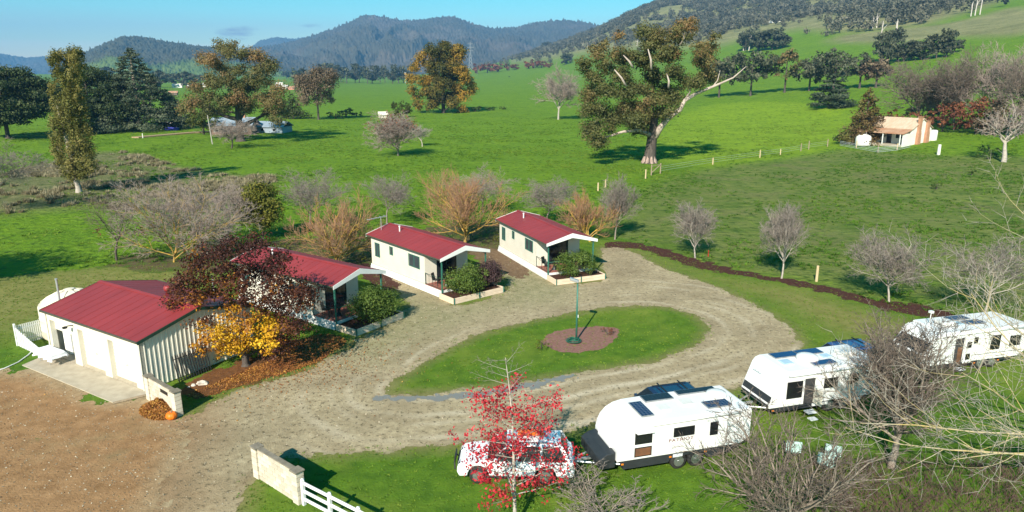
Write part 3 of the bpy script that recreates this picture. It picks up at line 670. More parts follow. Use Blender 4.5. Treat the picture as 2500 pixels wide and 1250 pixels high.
# things standing inside behind the raised door
gm = Matrix.Translation(gar.location) @ Matrix.Rotation(gar.rotation_euler.z, 4, 'Z')
def gthing(name, label, cat, x, y, z=.056, group=None): return thing(name, label, cat, gm @ Vector((x, y, z)), gar.rotation_euler.z, group)
fr = gthing('fridge', 'pale blue grey fridge just inside the half raised garage door', 'fridge', .95, 7.35)
m = MB(); m.box(-.33, .33, -.35, .35, 0, 1.65); m.build('body', M['pvc'], fr, bevel=.02)
m = MB(); m.box(-.37, -.332, -.34, .34, .55, 1.63); m.build('door', M['pvc'], fr, bevel=.01)
m = MB(); m.tube([(-.39, .27, .8), (-.42, .27, 1.0), (-.39, .27, 1.2)], .016, 6); m.build('handle', M['black'], fr)
cb = gthing('cupboard', 'tall white cupboard standing inside the open garage bay', 'cupboard', .9, 8.72)
m = MB(); m.box(-.3, .3, -.42, .42, 0, 1.75); m.build('body', M['white'], cb, bevel=.01)
m = MB(); m.box(-.325, -.302, -.41, -.005, .05, 1.72); m.build('door', M['white'], cb); m = MB(); m.box(-.325, -.302, .005, .41, .05, 1.72); m.build('door', M['white'], cb)
# concrete apron
ap = MB(); c = [gm @ Vector(q) for q in ((-1.75, 9.3, 0), (-1.68, .05, 0), (-.45, -.45, 0), (-.01, -.3, 0), (-.01, 9.85, 0))]
ap.prism([(q.x, q.y) for q in c], .0, .05, 'xy'); tag(ap.build('concrete_apron', M['concrete'], bevel=.01), kind='structure')
te = MB(); a, b = gm @ Vector((-1.75, -.02, 0)), gm @ Vector((-.35, -.55, 0)); te.tube([(a.x, a.y, .06), (b.x, b.y, .06)], .07, 6)
tag(te.build('timber_edging', M['timber']), 'round timber edging the corner of the concrete apron', 'edging')
# sheet over a trestle table
tb = gthing('trestle_table', 'folding trestle table under the white sheet outside the garage', 'table', -.62, 8.35, .052)
m = MB(); m.box(-.36, .36, -.85, .85, .70, .74); m.build('tabletop', M['white'], tb)
for y in (-.55, .55):
    m = MB(); m.tube([(-.28, y-.12, .70), (-.3, y+.1, 0), (.3, y+.1, 0), (.28, y-.12, .70)], .016, 6); m.build('leg', M['galv'], tb)
nx_, ny_ = 28, 52
X, Y = np.meshgrid(np.linspace(-.72, .62, nx_), np.linspace(-1.15, 1.2, ny_))
dx = np.maximum(np.abs(X)-.37, 0); dy = np.maximum(np.abs(Y)-.86, 0); dd = np.hypot(dx, dy)
Z = .752-np.minimum(dd*1.0, .45+.12*fbm(X*2.4+5, Y*2.0, 8, 3))+.018*fbm(X*5, Y*5, 9, 3)
fo = .10*np.sin(Y*11+2*fbm(X*2, Y*2, 6))*smooth(.05, .3, dd)
X2 = np.sign(X)*(np.minimum(np.abs(X), .37)+np.minimum(dx, .06)+dx*.14)-fo*(dx > .03)*np.sign(-X); Y2 = np.sign(Y)*(np.minimum(np.abs(Y), .86)+np.minimum(dy, .06)+dy*.2)+fo*.6*(dy > .03)
i = np.arange(nx_*ny_).reshape(ny_, nx_); F = np.stack([i[:-1, :-1], i[:-1, 1:], i[1:, 1:], i[1:, :-1]], -1).reshape(-1, 4)
ct = np_mesh('dust_sheet', np.stack([X2.ravel(), Y2.ravel(), Z.ravel()], 1), F, M['cloth'], smooth=True)
ct.location = tb.location; ct.rotation_euler = tb.rotation_euler; ct.modifiers.new('thickness', 'SOLIDIFY').thickness = .008
tag(ct, 'rumpled white sheet thrown over the table outside the garage', 'sheet')
# black steel gate leaf leaning on the corrugated wall
gt = gthing('gate_panel', 'black steel picket gate leaf leaning on the corrugated garage wall', 'gate', 1.55, -.50, .02)
gt.rotation_euler = (0, 0, gar.rotation_euler.z)
def lean(x, z): return (x, .42*z/1.55, z)
for z in (.12, 1.22):
    m = MB(); m.tube([lean(0, z), lean(2.05, z)], .022, 6); m.build('rail', M['black'], gt)
for k in range(14):
    x = .05+k*.15; m = MB(); m.tube([lean(x, 0), lean(x, 1.36), lean(x, 1.47)], [.032, .032, .004], 6); m.build('bar', M['black'], gt)

# ------------------------------------------------------------------ tank, picket fence, pipe
tk = thing('water_tank', 'round cream water tank with a ribbed domed top behind the garage', 'tank', (-28.3, 42.6, 0), .2)
m = MB(); m.lathe([(1.78, 0), (1.84, .1), (1.84, .55), (1.87, .6), (1.84, .65), (1.84, 1.25), (1.87, 1.3), (1.84, 1.35), (1.84, 2.0), (1.78, 2.14)], 48); m.build('barrel', M['tank'], tk, smooth=True)
m = MB(); m.lathe([(1.79, 2.13), (1.35, 2.45), (.75, 2.75), (.35, 2.86), (.0, 2.88)], 48)
m.build('dome', M['tank'], tk, smooth=True)
for k in range(8):
    a = k*math.pi/4; m = MB(); m.tube([(r_*math.cos(a), r_*math.sin(a), z+.01) for r_, z in ((1.78, 2.13), (1.35, 2.45), (.75, 2.75), (.3, 2.87))], .04, 6); m.build('rib', M['tank'], tk, smooth=True)
m = MB(); m.lathe([(.28, 2.84), (.28, 2.95), (.0, 2.97)], 20); m.build('lid', M['tank'], tk)
def picket_fence(label, a, b, h0, h1, n, group):
    d = (b-a); L_ = d.length; t = thing('picket_fence', label, 'fence', a, math.atan2(d.y, d.x), group)
    for z in (.22, .78):
        m = MB(); m.hexa([(0,.02,z*h0),(L_,.02,z*h1),(L_,.05,z*h1),(0,.05,z*h0)], [(0,.02,z*h0+.09),(L_,.02,z*h1+.09),(L_,.05,z*h1+.09),(0,.05,z*h0+.09)]); m.build('rail', M['white'], t)
    for k in range(n):
        x = (k+.5)*L_/n; w_ = L_/n*.32; h = h0+(h1-h0)*(k+.5)/n; m = MB()
        m.prism([(x-w_, .02), (x+w_, .02), (x+w_, h-w_*1.2), (x, h), (x-w_, h-w_*1.2)], -.004, .018, 'xz'); m.build('picket', M['white'], t)
    m = MB(); m.box(-.11, -.01, -.05, .05, 0, h0+.12); m.build('post', M['white'], t)
    return t
fa, fb_, fc = G(46, 843), G(108, 826), G(104, 873)
picket_fence('white picket fence panel running back to the cream water tank', fa, fb_, 1.3, 1.3, 13, 'picket fence panels beside the tank')
picket_fence('white picket fence panel dropping in height toward the concrete apron', fa+Vector((.05, -.12, 0)), fc, 1.25, .45, 14, 'picket fence panels beside the tank')
hp = MB(); q = [G(*p) for p in ((-30,912),(10,902),(45,886),(70,868),(82,856),(90,848))]; hp.tube([(p.x, p.y, .05) for p in q], .035, 6)
tag(hp.build('white_pipe', M['white'], smooth=True), 'white hose curving over the lawn beside the dirt yard', 'hose')

# ------------------------------------------------------------------ block walls by the entrance
def block_wall(label, a, b, h, holes=(), capdk=True):
    d = b-a; L_ = d.length; t = thing('block_wall', label, 'wall', a, math.atan2(d.y, d.x), 'concrete block entrance walls')
    core = MB()
    bw, bh, g = .40, .2, .016; rows = int(round(h/bh)); bh = h/rows
    core.box(.05, L_-.05, -.082, -.01, 0, h-.03)
    core.box(.05, L_-.05, .01, .082, 0, h-.03); cr = core.build('mortar', M['mortar'], t)
    rnd = random.Random(int(L_*1000)); protos = {}
    for r in range(rows):
        x = .38 if r % 2 == 0 else .38-bw/2
        while x < L_-.38:
            x0 = max(x, .36); x1 = min(x+bw, L_-.36); x += bw
            if x1-x0 < .06: continue
            if any(h0 < (x0+x1)/2 < h1 and hr == r for h0, h1, hr in holes):
                continue
            k = round(x1-x0, 2)
            if k not in protos:
                m = MB(); m.box(0, x1-x0-g, -.10, .10, 0, bh-g); o = m.build('block', M['block'], t, bevel=.006); protos[k] = o
            else: o = protos[k].copy(); COL.objects.link(o)
            o.location = (x0, rnd.uniform(-.004, .004), r*bh)
    for x in (0, L_-.36):
        pr = None
        for r in range(rows):
            if pr is None:
                m = MB(); m.box(0, .36, -.17, .17, 0, bh-g); pr = o = m.build('pier_block', M['block'], t, bevel=.008)
            else: o = pr.copy(); COL.objects.link(o)
            o.location = (x+rnd.uniform(-.005, .005), rnd.uniform(-.005, .005), r*bh)
        m = MB(); m.box(x-.04, x+.40, -.21, .21, h+.002, h+.07); m.build('pier_cap', M['blockdk'], t, bevel=.012)
    n = max(3, int((L_-.8)/.5)); w_ = (L_-.80)/n
    for k in range(n):
        m = MB(); m.box(.40+k*w_+.004, .40+(k+1)*w_-.004, -.12, .12, h+.001, h+.045); m.build('cap_stone', M['blockdk'], t, bevel=.01)
    for h0, h1, hr in holes:
        m = MB(); m.box(h0-.1, h1+.1, -.086, -.083, hr*bh, hr*bh+bh); m.build('mail_slot', M['black'], t)
    return t
wa, wb = G(366, 972), G(440, 1017)
block_wall('weathered block letterbox wall with two dark slots beside the garage', wa, wb, 1.27, holes=((1.55, 1.95, 4), (2.15, 2.45, 4)))
wc, wd = G(628, 1160), G(738, 1230)
block_wall('pale block entrance wall meeting the white rail fence', wc, wd, 1.36)
# white rail fence running on from the second wall
rfn = thing('rail_fence', 'white post and three rail fence at the bottom edge', 'fence', wd, math.atan2((G(880,1300)-G(752,1232)).y, (G(880,1300)-G(752,1232)).x))
span = 1.55
for k in range(5):
    m = MB(); x = .12+k*span; m.box(x-.06, x+.06, -.06, .06, 0, 1.08); m.lathe([(.09, 1.08), (.09, 1.11), (.0, 1.16)], 4, (x, 0, 0)); m.build('post', M['white'], rfn)
    if k < 4:
        for z in (.2, .55, .9):
            m = MB(); m.box(x+.062, x+span-.062, -.025, .025, z, z+.13); m.build('rail', M['white'], rfn, bevel=.008)
# pumpkin and rocks
pk = thing('pumpkin', 'bright orange round pumpkin at the foot of the letterbox wall', 'pumpkin', G(420, 1024))
m = MB(); vs, fs = [], []
for i in range(13):
    ph = math.pi*i/12
    for k in range(32):
        a = 2*math.pi*k/32; rr = .27*math.sin(ph)*(1+.07*abs(math.cos(a*4))-.05); vs.append((rr*math.cos(a), rr*math.sin(a), .21-.21*math.cos(ph)*(1-.25*(math.sin(ph) < .3))))
for i in range(12):
    for k in range(32): fs.append((i*32+k, i*32+(k+1) % 32, (i+1)*32+(k+1) % 32, (i+1)*32+k))
m.add(vs, fs); m.build('body', mat('pumpkin_skin', (.85,.20,.01), (.65,.13,.01), 3, .45), pk, smooth=True)
m = MB(); m.tube([(0,0,.38),(.01,.01,.45),(.05,.0,.50)], [.04,.025,.02], 6); m.build('stalk', M['timber'], pk)
def rock(name, label, p, s, m_, seed, group=None):
    rg = np.random.default_rng(seed); bm = bmesh.new(); bmesh.ops.create_icosphere(bm, subdivisions=2, radius=1)
    for v in bm.verts:
        k = 1+.28*rg.normal()*.5; v.co = Vector((v.co.x*s*1.2*k, v.co.y*s*k, max(v.co.z, -.35)*s*.75*k))
    me = bpy.data.meshes.new(name); bm.to_mesh(me); bm.free(); me.materials.append(m_)
    o = link(name, me); o.location = p+Vector((0, 0, s*.2)); return tag(o, label, 'rock', group)
M['rock'] = mat('pale_rock', (.62,.56,.48), (.40,.35,.29), 5, .9, bump=.4)
rock('rock', 'largest pale rock on the leaf litter by the garage wall', G(494, 938), .24, M['rock'], 1, 'pale rocks on the leaf litter')
for i, (u, v, s, l) in enumerate(((472,942,.12,'middle sized pale rock left of the largest rock on the litter'),(461,946,.07,'smallest pale rock at the left end of the litter'),(483,938,.08,'small pale rock close beside the largest rock'))):
    rock('rock', l, G(u, v), s, M['rock'], 5+i, 'pale rocks on the leaf litter')

# ------------------------------------------------------------------ lamp on the island
lp = thing('lamp_post', 'green lamp post with a tilted flood light on the driveway island', 'lamp post', G(1407, 832))
m = MB(); m.tube([(0,0,0),(0,0,3.75)], [.062,.05], 10); m.build('pole', M['green'], lp, smooth=True)
m = MB(); m.lathe([(.11,0),(.11,.04),(.07,.05)], 12); m.build('base_plate', M['green'], lp)
m = MB(); m.tube([(.0,.0,3.74),(.04,0,3.84),(-.02,0,3.92)], .035, 6); m.build('bracket', M['black'], lp)
m = MB(); m.hexa([(-.50,-.16,3.98),(.02,-.16,3.80),(.02,.16,3.80),(-.50,.16,3.98)], [(-.46,-.18,4.14),(.08,-.18,3.95),(.08,.18,3.95),(-.46,.18,4.14)]); m.build('lamp_head', M['galv'], lp, bevel=.03)
m = MB(); m.box(.05,.09,-.05,.03,1.55,1.72); m.build('switch_box', M['white'], lp)
hc = G(1400, 836); hs = thing('hose_coil', 'coil of dark green hose on the pink bed below the lamp', 'hose', hc)
for k in range(6):
    rr = .30+.06*(k % 4); m = MB(); m.tube([(rr*math.cos(a*math.pi/14), rr*math.sin(a*math.pi/14)*.95, .04+.035*k+.01*math.sin(a)) for a in range(29)], .022, 6); m.build('loop', mat('green_hose', (.01,.13,.08), (.02,.08,.05), 6, .4) if k == 0 else bpy.data.materials['green_hose'], hs, smooth=True)
# ------------------------------------------------------------------ vegetation
V3 = Vector
def rvec(r):
    while True:
        v = V3((r.uniform(-1,1), r.uniform(-1,1), r.uniform(-1,1)))
        if .05 < v.length < 1: return v.normalized()
class Sk:      # a tree skeleton: tapered sticks, thick ones and twigs kept apart
    def __init__(s): s.big = []; s.twig = []; s.tips = []
def grow(sk, r, p, d, L, rad, lv, o):
    n = 6 if lv < 2 else (3 if lv < o['max'] else 2)
    pts = [(p, rad)]
    for i in range(n):
        d = (d+rvec(r)*o['kink']+V3((0,0,1))*o['up'][min(lv, len(o['up'])-1)]).normalized()
        p = p+d*(L/n); q = rad*(1-(i+1)/n*o['taper']); pts.append((p, q))
        (sk.big if lv <= o['lim'] else sk.twig).append((pts[-2][0], p, pts[-2][1], q, lv))
    sk.tips.append((p, d, lv))
    if lv >= o['max']: return
    k = o['kids'][lv]; k = k if isinstance(k, int) else r.randint(*k); az = r.uniform(0, 6.28)
    for i in range(k):
        t = o['t0'][lv]+(1-o['t0'][lv])*((i+r.uniform(.1,.9))/k)
        j = min(int(t*n), n-1); f = t*n-j
        q = pts[j][0].lerp(pts[j+1][0], f); rr = pts[j][1]+(pts[j+1][1]-pts[j][1])*f
        ax = (pts[j+1][0]-pts[j][0]).normalized()
        s1 = ax.cross(V3((0,0,1)) if abs(ax.z) < .95 else V3((1,0,0))).normalized(); s2 = ax.cross(s1)
        az += 2.4+r.uniform(-.5,.5); a = math.radians(r.uniform(*o['ang'][min(lv, len(o['ang'])-1)]))
        dd = ax*math.cos(a)+(s1*math.cos(az)+s2*math.sin(az))*math.sin(a)
        grow(sk, r, q, dd, L*o['len'][lv]*r.uniform(.75,1.2)*(1.0-.35*t*o.get('cone', 1)), max(rr*o['rr'], o['rmin']), lv+1, o)
def sticks(segs, n, mul=1):
    P0 = np.array([s[0] for s in segs]); P1 = np.array([s[1] for s in segs]); R0 = np.array([s[2] for s in segs])*mul; R1 = np.array([s[3] for s in segs])*mul
    return P0, P1, R0, R1, n
def fit(sk, H, W):
    """scale the skeleton to height H and crown width W"""
    e = np.array([s[1] for s in sk.big+sk.twig]); zt = np.percentile(e[:, 2], 99.7); wx = (np.percentile(np.hypot(e[:, 0], e[:, 1]), 97))
    fz = H/zt; fx = W/2/wx
    def f(v): return V3((v.x*fx, v.y*fx, v.z*fz))
    for L in (sk.big, sk.twig): L[:] = [(f(a), f(b), r0, r1, lv) for a, b, r0, r1, lv in L]
    sk.tips[:] = [(f(p), d, lv) for p, d, lv in sk.tips]
BARE = dict(max=4, lim=2, kink=.16, up=[.05,.10,.07,.04,.02], taper=.55, kids=[(9,11),(8,10),(7,8),(5,6)], t0=[.75,.25,.2,.15], ang=[(25,62),(28,60),(28,60),(25,60)], len=[2.1,.62,.55,.5], rr=.6, rmin=.013)
def branch_meshes(sk, parent, mbig, mtw, twmul=1, n=6):
    V, F = seg_mesh(*sticks(sk.big, n)); np_mesh('trunk', V, F, mbig, parent, smooth=True)
    V, F = seg_mesh(*sticks(sk.twig, 3, twmul)); np_mesh('twigs', V, F, mtw, parent)
def bare_tree(name, label, cat, p, H, W, seed, mbig, mtw, opt=None, trunk=.2, rad=.13, group=None, twmul=1.0, leaves=None):
    o = dict(BARE); o.update(opt or {}); r = random.Random(seed); sk = Sk()
    grow(sk, r, V3((0,0,0)), V3((r.uniform(-.05,.05), r.uniform(-.05,.05), 1)), H*trunk*1.3, rad, 0, o)
    fit(sk, H, W); t = thing(name, label, cat, p, 0, group); branch_meshes(sk, t, mbig, mtw, twmul)
    if leaves:
        n, size, m, sel = leaves; rg = np.random.default_rng(seed)
        tips = [q for q, d, lv in sk.tips if lv >= 3 and sel(q, H, W)]
        if tips:
            C = np.array([tips[i] for i in rg.integers(0, len(tips), n)])+rg.normal(size=(n, 3))*size*1.3
            tn = np.clip(rg.normal(.5, .25, n), 0, 1); V, F = leaf_mesh(C, rg.uniform(.6, 1.3, n)*size, rg)
            np_mesh('leaves', V, F, m, t, attrs=dict(tint=np.repeat(tn, 4)))
    return t
def curve3(a, b, c, n=5): return [(a*(1-t)**2+b*2*t*(1-t)+c*t*t) for t in [i/n for i in range(n+1)]]
def leafy(name, label, cat, p, clumps, trunk_top, rad, seed, mbark, mleaf, leaf, per, group=None, lean=(0,0), hollow=.45, flat=.8, limb=.16, up=.35, hollow_pow=.5):
    """clumps: (x, y, z, radius, tint) relative to the foot; limbs run from the trunk to each clump"""
    rg = np.random.default_rng(seed); t = thing(name, label, cat, p, 0, group)
    top = V3((lean[0], lean[1], trunk_top)); S = []
    def stem(pts, r0, r1):
        n = len(pts)-1
        for i in range(n): S.append((pts[i], pts[i+1], r0+(r1-r0)*i/n, r0+(r1-r0)*(i+1)/n, 0))
    tp = [V3((0,0,0)), V3((0,0,trunk_top*.05)), V3((lean[0]*.25, lean[1]*.25, trunk_top*.35)), V3((lean[0]*.6, lean[1]*.6, trunk_top*.7)), top]
    rr = [rad*1.5, rad*1.1, rad*.92, rad*.75, rad*.45]
    for i in range(4): S.append((tp[i], tp[i+1], rr[i], rr[i+1], 0))
    nodes = [(tp[i].lerp(tp[i+1], f), rr[i]+(rr[i+1]-rr[i])*f) for i in range(1, 4) for f in (0, .5)]+[(top, rad*.45)]
    for cx, cy, cz, cr, tn in sorted(clumps, key=lambda c: (c[0]**2+c[1]**2+(c[2]-trunk_top*.5)**2)):
        c = V3((cx, cy, cz)); best = min(nodes, key=lambda q: (q[0]-c).length+max(0, q[0].z-c.z+(c-q[0]).to_2d().length*.35)*2.2)
        a, ra = best; L_ = (c-a).length; mid = a.lerp(c, .5)+V3((rg.normal()*.06*L_, rg.normal()*.06*L_, -.08*L_)); r0 = min(ra*.75, max(rad*limb, .02)*(1+L_/8)); pts = curve3(a, mid, c, 4)
        stem(pts, r0, r0*.35); nodes += [(pts[2], r0*.7), (pts[3], r0*.5), (c, r0*.35)]
        for _ in range(3):
            e = c+V3(tuple(rg.normal(size=3)*cr*.5)); stem([pts[3], (pts[3]+e)/2, e], r0*.4, r0*.12)
    V, F = seg_mesh(*sticks(S, 7 if rad > .2 else 5)); np_mesh('trunk', V, F, mbark, t, smooth=True)
    C, SZ, TN, NR_ = [], [], [], []
    for cx, cy, cz, cr, tn in clumps:
        n = max(12, int(per*cr*cr)); d = rg.normal(size=(n, 3)); d /= np.linalg.norm(d, axis=1)[:, None]
        k = hollow+(1-hollow)*rg.random(n)**hollow_pow
        # lumps inside the clump: pull leaves toward a few sprays
        ns = max(4, int(n/26)); sp = rg.normal(size=(ns, 3)); sp /= np.linalg.norm(sp, axis=1)[:, None]
        w = rg.integers(0, ns, n); d2 = d*.42+sp[w]*.85; d2 *= (k*cr)[:, None]; d2[:, 2] *= flat
        C.append(np.array([cx, cy, cz])+d2); SZ.append(rg.uniform(.6, 1.35, n)*leaf); NR_.append(d2/cr)
        TN.append(np.clip(tn+rg.normal(0, .10, ns)[w]+rg.normal(0, .05, n), 0, 1))
    V, F = leaf_mesh(np.concatenate(C), np.concatenate(SZ), rg, up, np.concatenate(NR_))
    np_mesh('crown', V, F, mleaf, t, attrs=dict(tint=np.repeat(np.concatenate(TN), 4)))
    return t
def crown(kind, H, W, n, seed, z0=.25, tint=(.2,.8), cr=.3, gap=0):
    """clump lists for ordinary crowns of height H and width W"""
    r = random.Random(seed); out = []
    for i in range(n):
        tn = r.uniform(*tint)
        if kind == 'ball':
            for _ in range(40):
                v = rvec(r)*r.uniform(.35, 1)**.5
                if v.z > -.75: break
            hz_ = (1-z0)*H/2; c = (v.x*W/2*.80, v.y*W/2*.80, z0*H+hz_+v.z*hz_*.82); q = cr*min(W, H)*r.uniform(.32, .62)
        elif kind == 'cone':
            f = (i+.5)/n; a = i*2.4+r.uniform(-.4,.4); R = W/2*(1-f)**.85*r.uniform(.55, 1.0); c = (R*math.cos(a), R*math.sin(a), H*(z0+(1-z0)*f)*.985); q = cr*W*(.60*(1-f)+.16)*r.uniform(.7, 1.15)
        elif kind == 'tier':
            lv = int(i/max(n, 1)*7); f = (lv+.4)/7; a = i*2.4; R = W/2*(1-f)**.7*r.uniform(.35, 1); c = (R*math.cos(a), R*math.sin(a), H*(z0+(1-z0)*f)+r.uniform(-.01,.01)*H-R*.06); q = cr*W*(.7-.4*f)*r.uniform(.7, 1.1)
        elif kind == 'col':
            f = r.random(); R = W/2*(math.sin(math.pi*min(1, max(.04, f*.92+.08)))**.6)*r.uniform(.2, .8); a = r.uniform(0, 6.28); c = (R*math.cos(a), R*math.sin(a), H*(z0+(1-z0)*f)); q = cr*W*r.uniform(.5, .9)
        elif kind == 'umb':
            a = r.uniform(0, 6.28); R = W/2*r.random()**.5*.85; c = (R*math.cos(a), R*math.sin(a), H*(.62+.32*math.sqrt(max(0, 1-(2*R/W)**2))*r.uniform(.5,1))-H*.06*r.random()); q = cr*W*r.uniform(.4, .65)
        out.append((*c, q, tn))
    return out
B = {}
B['grey'] = mat('grey_bark', (.30,.25,.20), (.16,.13,.105), 5, .9, bump=.4, stretch=(3,3,1))
B['pale'] = mat('pale_bark', (.46,.41,.35), (.27,.23,.19), 4, .9, bump=.4, stretch=(3,3,1))
B['dark'] = mat('dark_bark', (.10,.08,.065), (.05,.04,.033), 5, .9, bump=.4, stretch=(3,3,1))
B['gum'] = mat('gum_bark', (.105,.083,.068), (.045,.036,.030), 1.3, .85, bump=.2, stretch=(1.5,1.5,.5))
B['lichen'] = mat('lichen_bark', (.50,.29,.025), (.22,.165,.09), 2.2, .9, bump=.4)
B['twig'] = mat('grey_twigs', (.255,.215,.185), (.17,.14,.12), .8, .9)
B['twigpink'] = mat('mauve_twigs', (.33,.262,.225), (.225,.175,.15), .8, .9)
B['twigor'] = mat('orange_twigs', (.36,.165,.085), (.235,.165,.10), .8, .9)
B['twigpale'] = mat('pale_twigs', (.35,.315,.27), (.25,.215,.175), .8, .9)
B['twigbr'] = mat('brown_twigs', (.175,.135,.108), (.105,.08,.064), .8, .9)
L = {}
L['gum'] = leaf_mat('gum_leaves', [(0,(.045,.060,.018)),(.45,(.115,.118,.036)),(.75,(.175,.135,.050)),(1,(.24,.135,.058))], .22)
L['greygum'] = leaf_mat('grey_gum_leaves', [(0,(.035,.045,.022)),(.5,(.082,.092,.052)),(1,(.145,.148,.090))], .2)
L['pine'] = leaf_mat('conifer_needles', [(0,(.016,.030,.008)),(.5,(.046,.066,.018)),(1,(.095,.112,.038))], .12)
L['cedar'] = leaf_mat('cedar_needles', [(0,(.020,.034,.016)),(.5,(.058,.078,.040)),(1,(.115,.130,.074))], .12)
L['poplar'] = leaf_mat('poplar_leaves', [(0,(.055,.062,.012)),(.5,(.15,.148,.032)),(1,(.27,.225,.07))], .3)
L['gold'] = leaf_mat('golden_leaves', [(0,(.050,.056,.013)),(.35,(.105,.098,.020)),(.65,(.25,.165,.028)),(1,(.42,.24,.03))], .3)
L['autumn'] = leaf_mat('autumn_leaves', [(0,(.045,.017,.014)),(.28,(.088,.032,.022)),(.46,(.18,.065,.020)),(.62,(.42,.17,.018)),(.85,(.66,.36,.018)),(1,(.75,.46,.025))], .32)
L['olive'] = leaf_mat('olive_leaves', [(0,(.040,.055,.008)),(.5,(.115,.125,.018)),(1,(.24,.21,.03))], .3)
L['bush'] = leaf_mat('bush_leaves', [(0,(.030,.062,.009)),(.5,(.078,.128,.019)),(1,(.16,.215,.045))], .25)
L['purple'] = leaf_mat('purple_leaves', [(0,(.022,.012,.014)),(.5,(.058,.032,.034)),(1,(.11,.065,.062))], .2)
L['red'] = leaf_mat('red_leaves', [(0,(.20,.010,.018)),(.5,(.52,.022,.038)),(1,(.78,.09,.10))], .35)
L['rust'] = leaf_mat('rust_leaves', [(0,(.085,.030,.022)),(.5,(.19,.070,.038)),(1,(.33,.13,.06))], .25)
L['brown'] = leaf_mat('brown_leaves', [(0,(.075,.053,.034)),(.5,(.16,.115,.072)),(1,(.25,.185,.115))], .2)
L['cyp'] = leaf_mat('cypress_needles', [(0,(.07,.042,.018)),(.5,(.125,.082,.030)),(.8,(.12,.11,.028)),(1,(.16,.15,.035))], .15)
L['lime'] = leaf_mat('lime_leaves', [(0,(.08,.11,.01)),(.5,(.20,.22,.02)),(1,(.36,.34,.04))], .3)
def spot(u, vb, vt, wpx, z=None):
    p = T(u, vb); return p, tall(p, vt), wide(p, wpx)

# --- the autumn tree by the garage, its dark crown shedding gold low down
p, H, W = spot(600, 893, 588, 330)
cl = []
def apx(u, v, dy, r, tn):        # a clump seen at picture point (u, v), dy metres behind the trunk
    x, y, zz = ray(u, v); t = (p.y+dy)/y; cl.append((x*t-p.x, dy, CAM_H+zz*t-p.z, r, tn))
ra = random.Random(5)
for u, v, tn in ((470,650,.16),(520,625,.12),(575,605,.10),(630,600,.10),(685,632,.12),(545,660,.15),(600,650,.12),(655,665,.14),(705,690,.14),(735,730,.22),(760,715,.2),(450,690,.2),(500,690,.24),(440,740,.26),(480,740,.45),(540,700,.22),(590,690,.18),(640,710,.16),
    (690,745,.24),(500,770,.55),(545,750,.62),(600,735,.35),(650,760,.3),(720,790,.22),(700,815,.25),(680,840,.3),(470,790,.35),(510,815,.75),(555,800,.80),(600,790,.45),(645,790,.84),(690,790,.75),(560,835,.85),(610,830,.86),(655,825,.9),(520,840,.66),(490,835,.5),(585,845,.85),(640,845,.8)):
    for _ in range(4): apx(u+ra.uniform(-19,19), v+ra.uniform(-16,16), ra.uniform(-2.3, 2.3), ra.uniform(.58,.95)*(1.12 if tn < .3 else .9), tn+ra.uniform(-.05,.13))
aut = leafy('autumn_tree', 'autumn tree, dark maroon on top and golden yellow below, beside the garage', 'tree', p, cl, 2.7, .2, 5, B['dark'], L['autumn'], .11, 310, flat=.7, limb=.22)

# --- planter bushes
def bush(label, cab, x, y, z, w, h, seed, lm, leaf=.085, n=34, depth=None, tint=(.3,.8)):
    c = crown('ball', h, w, n, seed, .10, tint, .78); d = (depth or w)/w
    c = [(a, b*d, z_, r, t) for a, b, z_, r, t in c]
    t = leafy('bush', label, 'bush', cab.matrix_world @ V3((x, y, z)), c, h*.55, .05, seed, B['dark'], lm, leaf, 520, flat=.85)
    t.rotation_euler.z = cab.rotation_euler.z; return t
bpy.context.view_layer.update()
bush('green bush in the planter of the nearest cabin', cab1, 2.2, -1.35, .36, 3.3, 2.1, 31, L['bush'], depth=2.4)
bush('big green bush on the left of the planter of the middle cabin', cab2, 1.55, -1.2, .36, 3.6, 2.0, 32, L['bush'], depth=2.5)
bush('dark purple bush on the right of the planter of the middle cabin', cab2, 3.7, -1.0, .36, 1.9, 1.9, 33, L['purple'], depth=1.9)
bush('broad green bush in the planter of the farthest cabin', cab3, 2.0, -1.0, .36, 4.3, 1.9, 34, L['bush'], n=34, depth=2.3)

for i, (u, v, w, h, lm, lb) in enumerate(((1482,818,44,.55,'rust','small rusty brown shrub at the right of the pink bed'),(1322,852,54,.6,'olive','small olive shrub at the left edge of the pink bed'))):
    p = G(u, v); leafy('shrub', lb, 'shrub', p, crown('ball', h, wide(p, w), 10, 90+i, .05, (.2,.7), .6), h*.5, .03, 90+i, B['dark'], L[lm], .06, 700)
# --- young bare trees in the mulch row on the right and behind the cabins
row = [(1697,630,488,130,'twig','pale',3),(1908,680,498,140,'twig','pale',4),(2170,737,562,200,'twig','pale',5),(1501,585,425,120,'twig','grey',6)]
lab = ['bare grey tree in the mulch row, second along from the farthest cabin','bare grey upright tree in the mulch row beside the pale timber post','bare wide spreading tree at the near end of the mulch row','bare grey tree standing at the start of the mulch row by the farthest cabin']
for (u, vb, vt, w, tw, bk, sd), lb in zip(row, lab):
    p, H, W = spot(u, vb, vt, w)
    bare_tree('bare_tree', lb, 'tree', p, H, W, sd, B[bk], B[tw], dict(kids=[(12,14),(9,10),(7,8),(5,6)], t0=[.55,.2,.2,.1], up=[.05,.16,.1,.05,.02]), .22, .09, 'bare trees along the mulch row', 1.0)
p, H, W = spot(2400, 775, 560, 260)
bare_tree('bare_tree', 'bare grey tree behind the roof of the farthest caravan', 'tree', p, H, W, 8, B['pale'], B['twig'], None, .2, .1, 'bare trees along the mulch row')
